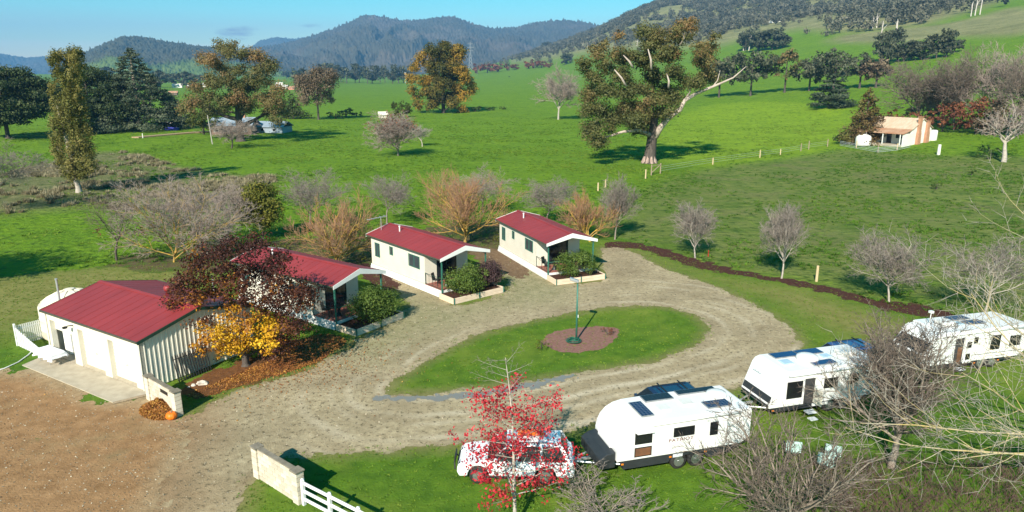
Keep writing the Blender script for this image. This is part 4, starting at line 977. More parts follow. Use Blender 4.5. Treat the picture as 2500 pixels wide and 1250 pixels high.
back = [
 (285,636,468,170,'twigbr','dark','nearly bare black limbed tree with a few rusty leaves at the left of the thicket',.24,.12),
 (425,640,432,350,'twigpink','lichen','wide bare tree with yellow lichen on its limbs, left of the olive tree',.05,.10),
 (560,590,450,170,'twigpink','grey','bare mauve grey tree between the lichen tree and the olive tree',.18,.11),
 (760,560,412,190,'twig','grey','bare grey tree behind the nearest cabin, right of the olive tree',.18,.12),
 (825,648,470,250,'twigor','lichen','orange twigged tree with yellow limbs behind the nearest cabin',.05,.16),
 (945,548,424,160,'twig','grey','bare grey leaning tree behind the antenna of the middle cabin',.2,.12),
 (1135,596,418,270,'twigor','lichen','biggest orange twigged tree with yellow limbs, behind the middle cabin',.05,.17),
 (1180,520,402,180,'twigpink','grey','bare mauve grey crown rising behind the biggest orange tree',.15,.12),
 (1335,540,432,180,'twig','grey','bare grey tree right behind the roof of the farthest cabin',.18,.12),
 (1440,590,470,150,'twigor','lichen','small orange twigged tree to the right of the farthest cabin',.06,.13),
]
for i, (u, vb, vt, w, tw, bk, lb, tr, rd) in enumerate(back):
    p, H, W = spot(u, vb, vt, w)
    lv = (260, .12, L['rust'], lambda q, H, W: q.z < H*.45) if i == 0 else None
    op = dict(kids=[(14,16),(8,10),(7,8),(4,5)], t0=[.08,.2,.2,.1], ang=[(10,78),(25,55),(25,50),(18,45)], up=[0,.05,.10,.16,.2], len=[3.0,.58,.55,.55], lim=2) if 'or' in tw or i == 1 else dict(kids=[(9,11),(8,10),(7,8),(5,6)])
    if i == 1: op.update(ang=[(12,82),(25,55),(25,55),(20,50)], up=[0,.05,.05,.03,.02], kids=[(17,18),(10,11),(8,9),(6,7)], t0=[.1,.2,.2,.15], len=[3.4,.55,.52,.5])
    if i == 0: op.update(kids=[(7,8),(5,6),(5,6),(4,5)])
    bare_tree('bare_tree', lb, 'tree', p, H, W, 40+i, B[bk], B[tw], op, tr, rd, 'bare trees behind the cabins', 1.1 if 'or' in tw else 1.1, lv)
p, H, W = spot(643, 585, 438, 105)
leafy('olive_tree', 'olive yellow leafy tree standing among the bare trees', 'tree', p, crown('ball', H, W, 60, 9, .10, (.25,.85), .55), H*.8, .1, 9, B['dark'], L['olive'], .16, 170)
p = V3((-63.5, 84, 0)); bare_tree('bare_tree', 'bare tree at the left edge, only its boughs reaching in', 'tree', p, 9, 12, 71, B['grey'], B['twig'], None, .2, .16, None, 1.6)
# low shrubs in the thicket
for i, (u, v, w, h) in enumerate(((1000,575,60,1.0),(720,600,60,1.2),(690,612,50,1.0),(880,640,40,.9),(1060,585,60,1.0),(1215,590,50,1.0))):
    p = T(u, v); W = wide(p, w)
    leafy('shrub', ['low olive shrub between the middle cabin and the big orange tree','low olive shrub left of the orange tree by the nearest cabin','low olive shrub below the olive tree','low olive shrub behind the roof of the nearest cabin','low olive shrub under the big orange tree','low olive shrub beside the rear of the farthest cabin'][i], 'shrub', p, crown('ball', h, W, 12, 60+i, .1, (.2,.6), .45), h*.5, .04, 60+i, B['dark'], L['olive'], .10, 330, 'low shrubs behind the cabins')

# --- red leaved tree in front of the white car
p, H, W = spot(1257, 1292, 872, 275)
r = random.Random(12); sk = Sk()
grow(sk, r, V3((0,0,0)), V3((0,0,1)), H, .085, 0, dict(max=3, lim=1, kink=.05, up=[.03,.03,.02,.0], taper=.85, kids=[46,(6,8),(3,4)], t0=[.16,.2,.2], ang=[(55,80),(30,55),(30,55)], len=[.36,.42,.45], rr=.34, rmin=.008, cone=1.7))
fit(sk, H, W*.92)
t = thing('red_leaved_tree', 'slender tree with sparse bright red leaves in front of the white wagon', 'tree', p); branch_meshes(sk, t, B['pale'], B['twig'], .8)
rg = np.random.default_rng(3); tips = [q for q, d, lv in sk.tips if lv >= 1 and q.z < H*.82 and q.z > H*.14]
n = 4400; cen = rg.integers(0, len(tips), 480); C = np.array([tips[cen[i]] for i in rg.integers(0, 480, n)])+rg.normal(size=(n, 3))*.12
V, F = leaf_mesh(C, rg.uniform(.5,1.4,n)*.085, rg, .6); np_mesh('leaves', V, F, L['red'], t, attrs=dict(tint=np.repeat(np.clip(rg.normal(.5,.22,n),0,1), 4)))

# --- bare trees close to the camera, along the bottom and the right
near = [
 (1898,1296,985,410,'twigbr','grey','bare many stemmed tree at the bottom edge between the caravan and the green chairs',.06,.14, dict(kids=[(13,15),(7,9),(6,7),(5,6)], t0=[.25,.15,.2,.1], ang=[(8,58),(22,50),(25,50),(20,50)], up=[0,.12,.06,.03,.02], len=[3.2,.55,.5,.5])),
 (1480,1292,1172,260,'twig','grey','low bare shrubby tree along the bottom edge below the front caravan',.12,.08, dict(kids=[(10,12),(7,8),(5,6),(4,5)], t0=[.3,.2,.2,.1], ang=[(15,65),(22,50),(25,50),(20,50)], len=[2.6,.55,.5,.5])),
 (2175,1142,790,360,'twigbr','grey','tall bare tree with a pale trunk right of the green chairs',.22,.17, dict(kids=[(14,16),(10,11),(7,8),(5,6)], t0=[.55,.12,.2,.1], ang=[(8,60),(25,55),(25,55),(25,55)], len=[2.4,.58,.52,.5])),
 (2150,980,800,160,'twigpink','grey','bare young tree between the second caravan and the farthest caravan',.15,.07, dict(kids=[(7,8),(6,7),(5,6),(4,5)], ang=[(10,45),(20,45),(25,50),(20,50)])),
]
for i, (u, vb, vt, w, tw, bk, lb, tr, rd, op) in enumerate(near):
    p, H, W = spot(u, vb, vt, w)
    bare_tree('bare_tree', lb, 'tree', p, H, W, 80+i, B[bk], B[tw], op, tr, rd, 'bare trees nearest the camera', .85)
# big pale tree standing just past the right edge, reaching in
r = random.Random(21); sk = Sk(); base = V3((24.5, 24.0, 0))
O = dict(max=3, lim=1, kink=.15, up=[.07,.10,.10,.05], taper=.80, kids=[(10,12),(4,6),(2,4)], t0=[.22,.15,.15], ang=[(25,55),(30,62),(30,60)], len=[.30,.45,.55], rr=.45, rmin=.0085, cone=.6)
aims = [(2190,1130,20.5,.0),(2230,1020,21,0),(2330,930,22,0),(2330,745,25,0),(2420,505,26,0),(2150,1260,19,0),(2300,830,25,0),(2420,1100,19,0),(2250,1190,18.5,0)]
sk.big += [(V3((0,0,0)), V3((.1,0,2.0)), .34, .27, 0), (V3((.1,0,2)), V3((.0,.1,4.6)), .27, .2, 0)]
for u, v, yy, _ in aims:
    x, y, zz = ray(u, v); tgt = V3((x*yy/y, yy, CAM_H+zz*yy/y))-base; st = V3((0,.05,1.2+.42*max(0, min(8, tgt.z))))
    d = (tgt-st); grow(sk, r, st, (d.normalized()-V3((0,0,.1))).normalized(), d.length*1.02, .058, 0, O)
t = thing('bare_tree', 'pale yellow lichened tree reaching its bare boughs in from the right edge', 'tree', base); 
V, F = seg_mesh(*sticks(sk.big, 6)); np_mesh('trunk', V, F, mat('lichened_pale_bark', (.46,.33,.10), (.42,.38,.31), .8, .9, bump=.4), t, smooth=True)
V, F = seg_mesh(*sticks(sk.twig, 4)); np_mesh('twigs', V, F, B['twigpale'], t)
# twiggy undergrowth, bottom right
p = G(2300, 1215); rg = np.random.default_rng(77); sg = []
for k in range(1900):
    u = rg.uniform(1980, 2600); v = rg.uniform(1130, 1330); q = G(u, v); d = V3((rg.normal()*.6, rg.normal()*.6, 1)).normalized(); h = rg.uniform(.4, 1.3)*(.5+.5*vnoise(q.x*.5, q.y*.5, 4)); m_ = q+d*h*.6; e = m_+(d+V3(tuple(rg.normal(size=3)*.5))).normalized()*h*.5
    sg += [(q, m_, .011, .008, 0), (m_, e, .008, .003, 0)]
    for _ in range(2): sg.append((m_, m_+(d+V3(tuple(rg.normal(size=3)*.8))).normalized()*h*.4, .006, .003, 0))
V, F = seg_mesh(*sticks(sg, 3)); tag(np_mesh('undergrowth', V, F, mat('maroon_twigs', (.15,.085,.07), (.09,.05,.045), .8, .9)), 'tangle of dark bare undergrowth at the bottom right', kind='stuff')
# ------------------------------------------------------------------ the farther trees
# the great gum in the paddock: clumps placed over the limbs seen in the picture
p, H, W = spot(1585, 398, 48, 330)
cl = []; ra = random.Random(2)
def apx(u, v, dy, r, tn):
    x, y, zz = ray(u, v); t = (p.y+dy)/y; cl.append((x*t-p.x, dy, CAM_H+zz*t-p.z, r, tn))
for u, v, tn, k in ((1500,78,.8,1),(1455,130,.75,2),(1490,120,.85,2),(1530,140,.55,3),(1575,70,.4,2),(1585,105,.5,3),(1610,90,.6,3),(1660,70,.8,2),(1690,62,.85,2),(1675,95,.6,2),(1620,130,.6,3),(1570,150,.45,4),(1480,165,.6,3),(1450,190,.5,3),(1430,160,.55,2),
    (1520,185,.45,4),(1640,140,.85,3),(1655,170,.45,3),(1600,180,.35,4),(1710,110,.95,2),(1740,120,.85,2),(1720,150,.7,3),(1745,95,.6,1),(1715,180,.85,2),(1445,230,.6,3),(1480,215,.4,3),(1530,225,.5,4),(1580,220,.5,4),(1630,215,.35,3),(1660,200,.45,2),
    (1700,205,.55,2),(1440,270,.55,3),(1475,262,.4,2),(1520,262,.75,4),(1560,258,.85,4),(1600,250,.6,3),(1640,240,.5,2),(1500,290,.45,4),(1545,292,.5,4),(1585,285,.65,4),(1620,275,.45,3),(1460,300,.5,2),(1445,325,.45,2),(1455,345,.5,2),(1480,318,.4,1),(1430,312,.6,1),(1560,310,.4,3),(1735,190,.6,1)):
    for _ in range(k): apx(u+ra.uniform(-14,14), v+ra.uniform(-10,10), ra.uniform(-6.5, 6.5), ra.uniform(1.35,2.35), tn-.10+ra.uniform(-.14,.14))
leafy('great_gum_tree', 'great old gum tree standing alone in the bright paddock', 'tree', p, cl, 9.5, 1.15, 12, B['gum'], L['gum'], .27, 160, limb=.42, flat=.8, lean=(.8, .5), hollow=.2)
gt_ = bpy.data.objects['great_gum_tree']
x, y, zz = ray(1705, 232); S = []
def gp(u, v, dy): x, y, zz = ray(u, v); t = (p.y+dy)/y; return V3((x*t-p.x, dy, CAM_H+zz*t-p.z))
bw = [gp(1600,335,0), gp(1612,312,-.4), gp(1632,288,-.8), gp(1660,268,-1), gp(1672,245,-1.2), gp(1700,228,-1.3), gp(1740,212,-1.2), gp(1790,190,-1), gp(1822,162,-1)]
m = MB(); m.tube(bw, [.62,.58,.52,.45,.38,.33,.24,.15,.06], 9); m.tube([bw[4], gp(1684,225,-1.3), gp(1692,200,-1.4)], [.25,.16,.08], 7); m.tube([bw[6], gp(1752,196,-1), gp(1758,172,-.8)], [.16,.1,.05], 7)
m.tube([gp(1588,330,0), gp(1560,318,-1.5), gp(1520,322,-2.5), gp(1480,335,-3), gp(1455,345,-3)], [.5,.36,.26,.18,.06], 8)
for a in ((1528,210,1500,170),(1545,165,1522,135),(1632,215,1628,180),(1590,170,1582,120),(1660,110,1672,78)):
    m.tube([gp(a[0],a[1],-5.2), gp((a[0]+a[2])/2+3,(a[1]+a[3])/2,-5.6), gp(a[2],a[3],-5.0)], [.24,.18,.09], 7)
m.build('pale_bough', mat('pale_gum_bark', (.50,.42,.36), (.30,.24,.20), 1.2, .85), gt_, smooth=True)
sk2 = []
for k in range(9):
    a = k*.7; sk2.append((V3((1.25*math.cos(a), 1.25*math.sin(a), -.1)), V3((.92*math.cos(a), .92*math.sin(a), 1.3)), .42, .22, 0))
V, F = seg_mesh(*sticks(sk2, 7)); np_mesh('trunk_base', V, F, mat('pinkish_bark', (.40,.29,.24), (.22,.16,.13), 1.5, .9, bump=.3), gt_, smooth=True)

def auto(name, label, kind, u, vb, vt, w, seed, bk, lf, n, leaf, per, z0=.2, tint=(.2,.8), cr=.3, rad=.25, group=None, tt=.7, **kw):
    p, H, W = spot(u, vb, vt, w)
    return leafy(name, label, 'tree', p, crown(kind, H, W, n, seed, z0, tint, cr), H*tt, rad, seed, B[bk], L[lf], leaf, per, group, **kw)
# poplar with two heads
p, H, W = spot(193, 470, 110, 120)
cl = []
ra = random.Random(8)
for k in range(150):
    f = ra.random(); v = 440-f*322
    if v < 250: c_ = 143 if ra.random() < .46 else 182; w_ = 19*(1-max(0, (150-v)/60))+4; w_ = max(w_, 4); v = max(v, 138 if c_ == 143 else 117)
    else: c_ = 165+(v-250)*.11; w_ = 52 if v < 400 else 52-(v-400)*.75
    x, y, zz = ray(c_+ra.uniform(-1,1)*w_*.85, v); dy = ra.uniform(-2.6, 2.6); t = (p.y+dy)/y
    cl.append((x*t-p.x, dy, CAM_H+zz*t-p.z, ra.uniform(.7,1.15)*(.8 if v < 250 else 1), ra.uniform(.3,.95)))
leafy('poplar', 'tall thin poplar with two heads on the left', 'tree', p, cl, H*.62, .34, 8, B['pale'], L['poplar'], .18, 380, lean=(-1.2,0), limb=.1, flat=1.5, hollow=.2)
# left group of dark conifers, the second gum and its neighbours
auto('dark_conifer', 'broad dark conifer at the far left edge', 'ball', 20, 338, 148, 260, 1, 'dark', 'pine', 130, .40, 34, .05, (.05,.75), .36, .5, 'dark conifers on the left', flat=.42)
auto('dark_conifer', 'dark conifer standing behind the poplar', 'ball', 225, 318, 148, 210, 2, 'dark', 'pine', 120, .40, 34, .05, (.05,.7), .34, .5, 'dark conifers on the left', flat=.42)
auto('cedar', 'tall blue green cedar with tiered boughs right of the poplar', 'cone', 342, 316, 115, 235, 3, 'grey', 'cedar', 150, .40, 36, .02, (.05,.9), .20, .6, flat=.30, limb=.2, tt=.95)
auto('dark_conifer', 'low dark conifer spreading in front of the cedar', 'ball', 285, 322, 215, 120, 14, 'dark', 'pine', 40, .45, 28, .05, (.1,.6), .42, .3, 'dark conifers on the left')
p, H, W = spot(588, 345, 95, 280); cl = []
for u, v, tn, k in ((545,110,.6,2),(520,145,.85,2),(560,130,.5,2),(575,115,.7,1),(600,140,.4,2),(640,140,.9,2),(655,165,.6,2),(630,170,.5,2),(500,150,.8,1),(540,170,.5,3),(580,175,.55,3),(610,190,.45,2),(650,195,.4,2),(505,190,.7,2),(530,205,.5,3),(575,210,.4,3),(620,215,.5,3),
    (480,215,.8,2),(470,245,.75,2),(455,265,.8,2),(500,240,.5,3),(545,245,.35,3),(590,240,.8,3),(625,245,.6,2),(660,240,.7,2),(675,220,.75,1),(500,270,.3,2),(540,275,.3,2),(600,262,.6,2),(650,265,.5,2),(680,255,.7,2),(670,290,.4,2),(690,280,.6,1),(560,195,.5,2)):
    for _ in range(k): apx(u+ra.uniform(-12,12), v+ra.uniform(-9,9), ra.uniform(-7, 7), ra.uniform(1.7,2.9), tn+ra.uniform(-.12,.12))
leafy('gum_tree', 'big ragged gum with a pale trunk standing before the farmhouse on the left', 'tree', p, cl, H*.42, .95, 22, B['gum'], L['gum'], .30, 120, limb=.36, hollow=.25)
auto('mauve_tree', 'dull mauve brown tree to the right of the ragged gum', 'ball', 778, 292, 158, 118, 4, 'dark', 'brown', 45, .42, 34, .16, (.2,.8), .34, .35, flat=.9)
auto('dark_conifer', 'small dark conifer between the ragged gum and the mauve brown tree', 'cone', 716, 290, 226, 58, 5, 'dark', 'pine', 26, .40, 40, .02, (.2,.8), .45, .2, 'dark conifers on the left')
auto('leaning_shrub_tree', 'dark olive tree with a leaning trunk left of the power pole', 'ball', 498, 328, 262, 105, 6, 'dark', 'olive', 34, .38, 36, .10, (.0,.35), .40, .25)
auto('lime_tree', 'small yellow green tree by the farm driveway on the left', 'ball', 425, 303, 262, 56, 7, 'dark', 'lime', 18, .35, 44, .05, (.3,.9), .42, .15)
p, H, W = spot(566, 362, 288, 122)
bare_tree('bare_tree', 'small bare dome shaped tree in front of the ragged gum', 'tree', p, H, W, 91, B['dark'], B['twigpink'], None, .3, .2, 'bare trees in the far paddock', 2.2)
# golden trees in the middle
p, H, W = spot(1083, 276, 93, 150); cl = []
for u, v, tn, k in ((1080,108,.35,2),(1060,130,.28,3),(1090,130,.30,3),(1110,125,.7,2),(1125,140,.85,2),(1030,140,.75,2),(1015,160,.8,2),(1045,165,.6,3),(1075,165,.25,4),(1105,165,.4,3),(1130,175,.9,2),(1138,200,.85,2),(1012,195,.75,2),(1035,200,.7,3),(1065,200,.35,4),(1095,205,.3,4),(1120,215,.6,2),
    (1015,225,.7,2),(1040,230,.5,3),(1070,235,.35,3),(1100,240,.45,3),(1130,235,.88,2),(1020,255,.6,2),(1050,258,.45,3),(1100,255,.5,2),(1125,262,.7,1),(1140,228,.85,1)):
    for _ in range(k): apx(u+ra.uniform(-10,10), v+ra.uniform(-9,9), ra.uniform(-8, 8), ra.uniform(2.4,3.8), tn+ra.uniform(-.1,.1))
for k in range(34):
    a = ra.uniform(0, 6.28); q = ra.uniform(.15, .8); hh = ra.uniform(.18, .86); cl.append((W*.42*q*math.cos(a), W*.42*q*math.sin(a), H*hh, ra.uniform(2.6,3.8), ra.uniform(.15,.5)))
leafy('golden_tree', 'big autumn tree with golden sides and a dark green middle', 'tree', p, cl, H*.5, .8, 23, B['dark'], L['gold'], .52, 48, limb=.2, hollow=.3)
auto('round_bush', 'dark round bush left of the golden autumn tree', 'ball', 978, 286, 248, 64, 10, 'dark', 'olive', 26, .4, 44, .02, (.0,.3), .44, .15)
p, H, W = spot(1363, 292, 160, 128)
bare_tree('bare_tree', 'bare pinkish tree between the golden tree and the great gum', 'tree', p, H, W, 92, B['pale'], B['twigpink'], dict(kids=[(11,13),(8,10),(7,8),(5,6)], t0=[.35,.2,.2,.1], len=[1.2,.6,.55,.5]), .35, .38, 'bare trees in the far paddock', 3.2)
p, H, W = spot(1031, 358, 304, 66)
bare_tree('bare_tree', 'small pale bare tree close to the right of the bushy one', 'tree', p, H, W, 94, B['pale'], B['twigpale'], dict(kids=[(8,10),(8,9),(6,7),(5,6)]), .2, .14, 'bare trees in the far paddock', 2.0)
p, H, W = spot(972, 380, 272, 160)
bare_tree('bare_tree', 'bushy many stemmed pinkish bare tree alone in the paddock', 'tree', p, H, W, 93, B['grey'], B['twigpink'], dict(kids=[(13,15),(9,10),(7,8),(5,6)], t0=[.2,.2,.2,.1], ang=[(15,65),(28,60),(28,60),(25,60)]), .18, .2, 'bare trees in the far paddock', 2.4, (900, .28, L['rust'], lambda q, H, W: q.z > H*.6))
# trees along the far side of the right paddock
for i, a in enumerate([
    ('gum_tree','grey green gum just right of the great gum','ball',1755,238,140,90,'gum','greygum',.42,.34),
    ('gum_tree','broad grey green gum behind the forked bough of the great gum','ball',1832,234,118,140,'dark','greygum',.42,.34),
    ('gum_tree','thin gum with a white leaning trunk in the tree row','ball',1915,226,118,84,'gum','gum',.45,.3),
    ('gum_tree','dull gum filling the gap left of the big round gum','ball',1975,222,135,90,'dark','greygum',.4,.36),
    ('gum_tree','big round grey gum behind the tiered cedar','ball',2035,222,114,140,'dark','greygum',.42,.36),
    ('gum_tree','slender gum with a pale trunk right of the round gum','ball',2098,216,122,54,'gum','greygum',.5,.34),
    ('gum_tree','dark compact gum at the right end of the tree row','ball',2138,214,142,76,'dark','brown',.3,.42),
    ]):
    auto(a[0], a[1], a[2], a[3], a[4], a[5], a[6], 100+i, a[7], a[8], 36, .85, 9.5, .22, (.15,.85), a[10], .45, 'gums along the far side of the right paddock', hollow=.3)
auto('tiered_cedar', 'flat tiered dark green cedar with a dark round shadow', 'tier', 2028, 264, 178, 112, 110, 'dark', 'cedar', 42, .55, 22, .1, (.0,.55), .34, .3, flat=.3, tt=.95)
auto('cypress', 'brownish cone shaped cypress beside the white cottage', 'cone', 2108, 350, 214, 108, 111, 'dark', 'cyp', 60, .34, 52, .02, (.05,.9), .36, .3, tt=.9)
auto('shrub', 'dark shrub at the foot of the cypress', 'ball', 2052, 350, 318, 50, 112, 'dark', 'pine', 14, .3, 60, .02, (.2,.7), .45, .1)
# brown thicket behind the cottage: bare crowns over rusty shrubs
for i, (u, vb, vt, w, tw, lb) in enumerate([
    (2235,312,142,190,'twigbr','bare brown tree directly behind the roof of the white cottage'),
    (2330,318,118,210,'twigbr','wide bare brown tree to the right of the cottage chimneys'),
    (2425,322,98,220,'twigpink','tall bare mauve tree near the right edge behind the thicket'),
    (2520,330,115,200,'twigbr','bare brown tree cut by the right edge behind the thicket'),
    (2290,300,190,150,'twigpink','low bare mauve tree in the middle of the thicket')]):
    p, H, W = spot(u, vb, vt, w)
    bare_tree('bare_tree', lb, 'tree', p, H, W, 120+i, B['grey'], B[tw], dict(kids=[(10,12),(8,10),(7,8),(5,6)], t0=[.45,.2,.2,.1]), .2, .3, 'bare trees of the thicket by the cottage', 3.0)
for i, (u, vb, vt, w, lf, lb) in enumerate([
    (2200,318,262,120,'rust','rust coloured shrub behind the cottage roof'),(2300,322,248,130,'rust','rusty red shrub to the right of the cottage chimneys'),(2380,325,235,130,'rust','biggest rusty red shrub in the thicket'),(2455,330,225,120,'brown','brown shrub near the right edge of the thicket'),(2250,300,235,110,'brown','brown shrub above the cottage ridge'),(2410,328,280,110,'brown','low brown shrub in the dark shade of the thicket')]):
    auto('thicket_shrub', lb, 'ball', u, vb, vt, w, 130+i, 'dark', lf, 40, .40, 24, .02, (.1,.8), .36, .15, 'shrubs of the thicket by the cottage', hollow=.3)
p, H, W = spot(2450, 396, 235, 170)
bare_tree('bare_tree', 'bare tree with a pale stout trunk in the paddock at the right edge', 'tree', p, H, W, 140, B['pale'], B['twigpink'], dict(kids=[(7,8),(6,8),(5,6),(4,5)], ang=[(20,62),(28,60),(28,60),(25,60)]), .26, .48, None, 2.4)
auto('shrub', 'dark green shrub left of the pale stout trunk at the right edge', 'ball', 2412, 388, 352, 66, 141, 'dark', 'bush', 14, .3, 60, .02, (.1,.6), .45, .1)
auto('shrub', 'small dark shrub alone in the rough paddock', 'ball', 2286, 462, 442, 38, 142, 'dark', 'bush', 10, .2, 90, .02, (.1,.6), .45, .1)
auto('shrub', 'smaller dark shrub farther up the rough paddock', 'ball', 2372, 428, 412, 22, 143, 'dark', 'bush', 8, .2, 90, .02, (.1,.6), .45, .1)
# groves on the slope
gv = [(1820,124,68,46),(1850,126,62,60),(1885,122,66,60),(1910,118,78,40),(1835,116,70,50),
      (2150,152,72,44),(2168,158,80,40),(2190,150,96,60),(2225,148,96,60),(2255,146,92,56),(2285,142,70,60),(2310,140,66,44),(2180,130,60,50),(2330,128,88,40),
      (1380,158,128,30),(1335,118,100,30)]
gl = ['front left','middle','front right','right end','back']
pr = [leafy('grove_tree', '', 'tree', (0,0,0), crown('ball', 14, 13, 26, 200+k, .06, (.1,.7), .42), 9, .4, 200+k, B['dark'], L['greygum'], 1.0, 10, hollow=.3) for k in range(3)]
names = ['leftmost tree of the dense dark grove on the mid slope','front tree of the dense dark grove on the mid slope','right front tree of the dense dark grove on the mid slope','smallest tree at the right end of the dense dark grove','tree at the back of the dense dark grove on the mid slope',
 'leftmost tree of the long grove on the right slope','thin tree second from the left in the long grove','third tree from the left in the long grove on the right slope','middle tree of the long grove on the right slope','tree right of the middle in the long grove','tall tree toward the right end of the long grove','rightmost front tree of the long grove on the right slope','pale trunked tree above the left end of the long grove','tree behind the right end of the long grove',
 'lone dark tree on the green slope left of the great gum','lone tree higher on the slope left of the great gum']
used = set()
for i, (u, vb, vt, w) in enumerate(gv):
    k = i % 3; t = pr[k] if k not in used else copy_tree(pr[k]); used.add(k)
    p, H, W = spot(u, vb, vt, w); t.location = p; t.rotation_euler.z = i*1.7; t.scale = (W/13, W/13, H/14.5)
    tag(t, names[i], 'tree', 'grove trees on the slope')
# tree lines across the plain
def line(proto_args, items, grp, lbs):
    ps = []
    for k in range(3):
        kind, H, W, n, tint, bk, lf, leaf, per, z0 = proto_args
        ps.append(leafy('plain_tree', '', 'tree', (0,0,-200), crown(kind, H, W, n, 300+k+len(items), z0, tint, .40), H*.6, .35, 300+k, B[bk], L[lf], leaf, per, hollow=.3))
    u0 = set(); od = ['leftmost','second','third','fourth','fifth','sixth','seventh','eighth','ninth','tenth','eleventh','twelfth','thirteenth']
    items = sorted(items)
    for i, (u, vb, vt, w) in enumerate(items):
        k = i % 3; t = ps[k] if k not in u0 else copy_tree(ps[k]); u0.add(k)
        p, H, W = spot(u, vb, vt, w); t.location = p; t.rotation_euler.z = i*2.1; t.scale = (W/proto_args[2], W/proto_args[2], H/proto_args[1])
        tag(t, ('%s from the left: ' % od[i] if i else 'leftmost: ') + lbs, 'tree', grp)
    for k in range(3):
        if k not in u0:
            for c in list(ps[k].children): bpy.data.objects.remove(c)
            bpy.data.objects.remove(ps[k])
A1 = ('ball', 14, 13, 18, (.1,.7), 'dark', 'greygum', 1.1, 8, .1)
ra = random.Random(4)
line(A1, [(u+ra.uniform(-4,4), 204-(u-700)*.006+ra.uniform(-2,3), ra.uniform(150,164), ra.uniform(26,42)) for u in range(835, 1010, 15)], 'dark trees in the line across the plain', 'dark tree of the even line crossing the plain')
line(A1, [(390,214,168,52),(425,208,170,44),(455,214,172,60),(410,200,178,40),(380,222,182,40),(490,206,180,40),(350,212,186,40),(30,215,170,60),(70,205,178,50),(260,200,160,60)], 'dark trees around the far village on the left', 'dark tree around the roofs of the far village')
line(A1, [(700,192,172,26),(745,205,160,46),(800,205,150,50),(812,200,156,40),(730,200,170,34)], 'trees behind the mauve brown tree', 'dull green tree standing behind the mauve brown tree')
line(('ball', 9, 9, 14, (.2,.8), 'dark', 'rust', 1.0, 9, .04), [(1165,180,150,32),(1190,178,152,34),(1215,176,150,36),(1243,172,152,34),(1257,171,154,22),(1290,168,144,24),(1305,167,140,30),(1322,166,146,26),(1340,166,150,20)], 'maroon trees along the far field edge', 'maroon tree on the far edge of the field')
line(('col', 14, 4, 14, (.2,.8), 'dark', 'olive', .8, 12, .05), [(719,205,166,14)], 'far poplars', 'small far poplar above the white houses of the village')
line(('ball', 6, 9, 14, (.1,.6), 'dark', 'bush', .7, 14, .02), [(1160,272,258,50),(1195,270,258,36),(1228,268,257,22),(845,285,262,50),(820,290,268,50),(870,284,270,40),(940,282,272,30)], 'low dark shrubs along the creek', 'low dark shrub along the sunken creek line')
# ------------------------------------------------------------------ the wooded hill
rg = np.random.default_rng(9)
N = 60000; b = rg.uniform(math.radians(-6), math.radians(40), N); rr = np.sqrt(rg.uniform(650**2, 2500**2, N))
x = rr*np.sin(b); y = rr*np.cos(b); z = hz(x, y)
d_ = y*math.cos(PITCH)-(z-CAM_H)*math.sin(PITCH); pu = 1250+FPX*x/d_; pv = 625-FPX*(y*math.sin(PITCH)+(z-CAM_H)*math.cos(PITCH))/d_
vb = np.interp(pu, VB_U, VB_V)
cl_ = fbm(x/90, y/90, 31, 3)
dens = np.clip((vb-pv)/26+.12, 0, 1)*np.where(cl_ > -.18, 1, .10)
dens = np.maximum(dens, .05*(pv < vb+26)*(cl_ > .05))
keep = (rg.random(N) < dens*.30) & (pv > -45) & (pu > 1100) & (pu < 2600)
x, y, z, rr = x[keep], y[keep], z[keep], rr[keep]
protoV = []
for k in range(7):
    rgk = np.random.default_rng(400+k); ncl = 7; C = []; T_ = []
    for c in range(ncl):
        v = rgk.normal(size=3); v /= np.linalg.norm(v); cc = np.array([v[0]*.34, v[1]*.34, .58+v[2]*.26]); n = 15
        dd = rgk.normal(size=(n, 3)); dd /= np.linalg.norm(dd, axis=1)[:, None]; C.append(cc+dd*.20*rgk.uniform(.6, 1.1, (n, 1))); T_.append(np.full(n, rgk.uniform(.2,.8)))
    C = np.concatenate(C); V, F = leaf_mesh(C, rgk.uniform(.10,.20,len(C)), rgk, .4, (C-np.array([0,0,.5]))*2)
    protoV.append((V, F, np.repeat(np.concatenate(T_), 4)))
VV, FF, TT_ = [], [], []; off = 0
for i in range(len(x)):
    V, F, tn = protoV[i % 7]; h = rg.uniform(9, 17); w = h*rg.uniform(.7, 1.05); a = rg.uniform(0, 6.28); c, s = math.cos(a), math.sin(a)
    VV.append(np.stack([(V[:, 0]*c-V[:, 1]*s)*w+x[i], (V[:, 0]*s+V[:, 1]*c)*w+y[i], V[:, 2]*h+z[i]-h*.1], 1)); FF.append(F+off); TT_.append(np.clip(tn+rg.uniform(-.2,.2), 0, 1)); off += len(V)
m_wood = leaf_mat('hill_wood_leaves', [(0,(.050,.055,.032)),(.5,(.115,.113,.072)),(1,(.20,.182,.125))], .15)
print('hill trees', len(x), off)
tag(np_mesh('woodland', np.concatenate(VV), np.concatenate(FF), m_wood, attrs=dict(tint=np.concatenate(TT_))), 'dense grey green gum woodland covering the hill at the upper right', kind='stuff')
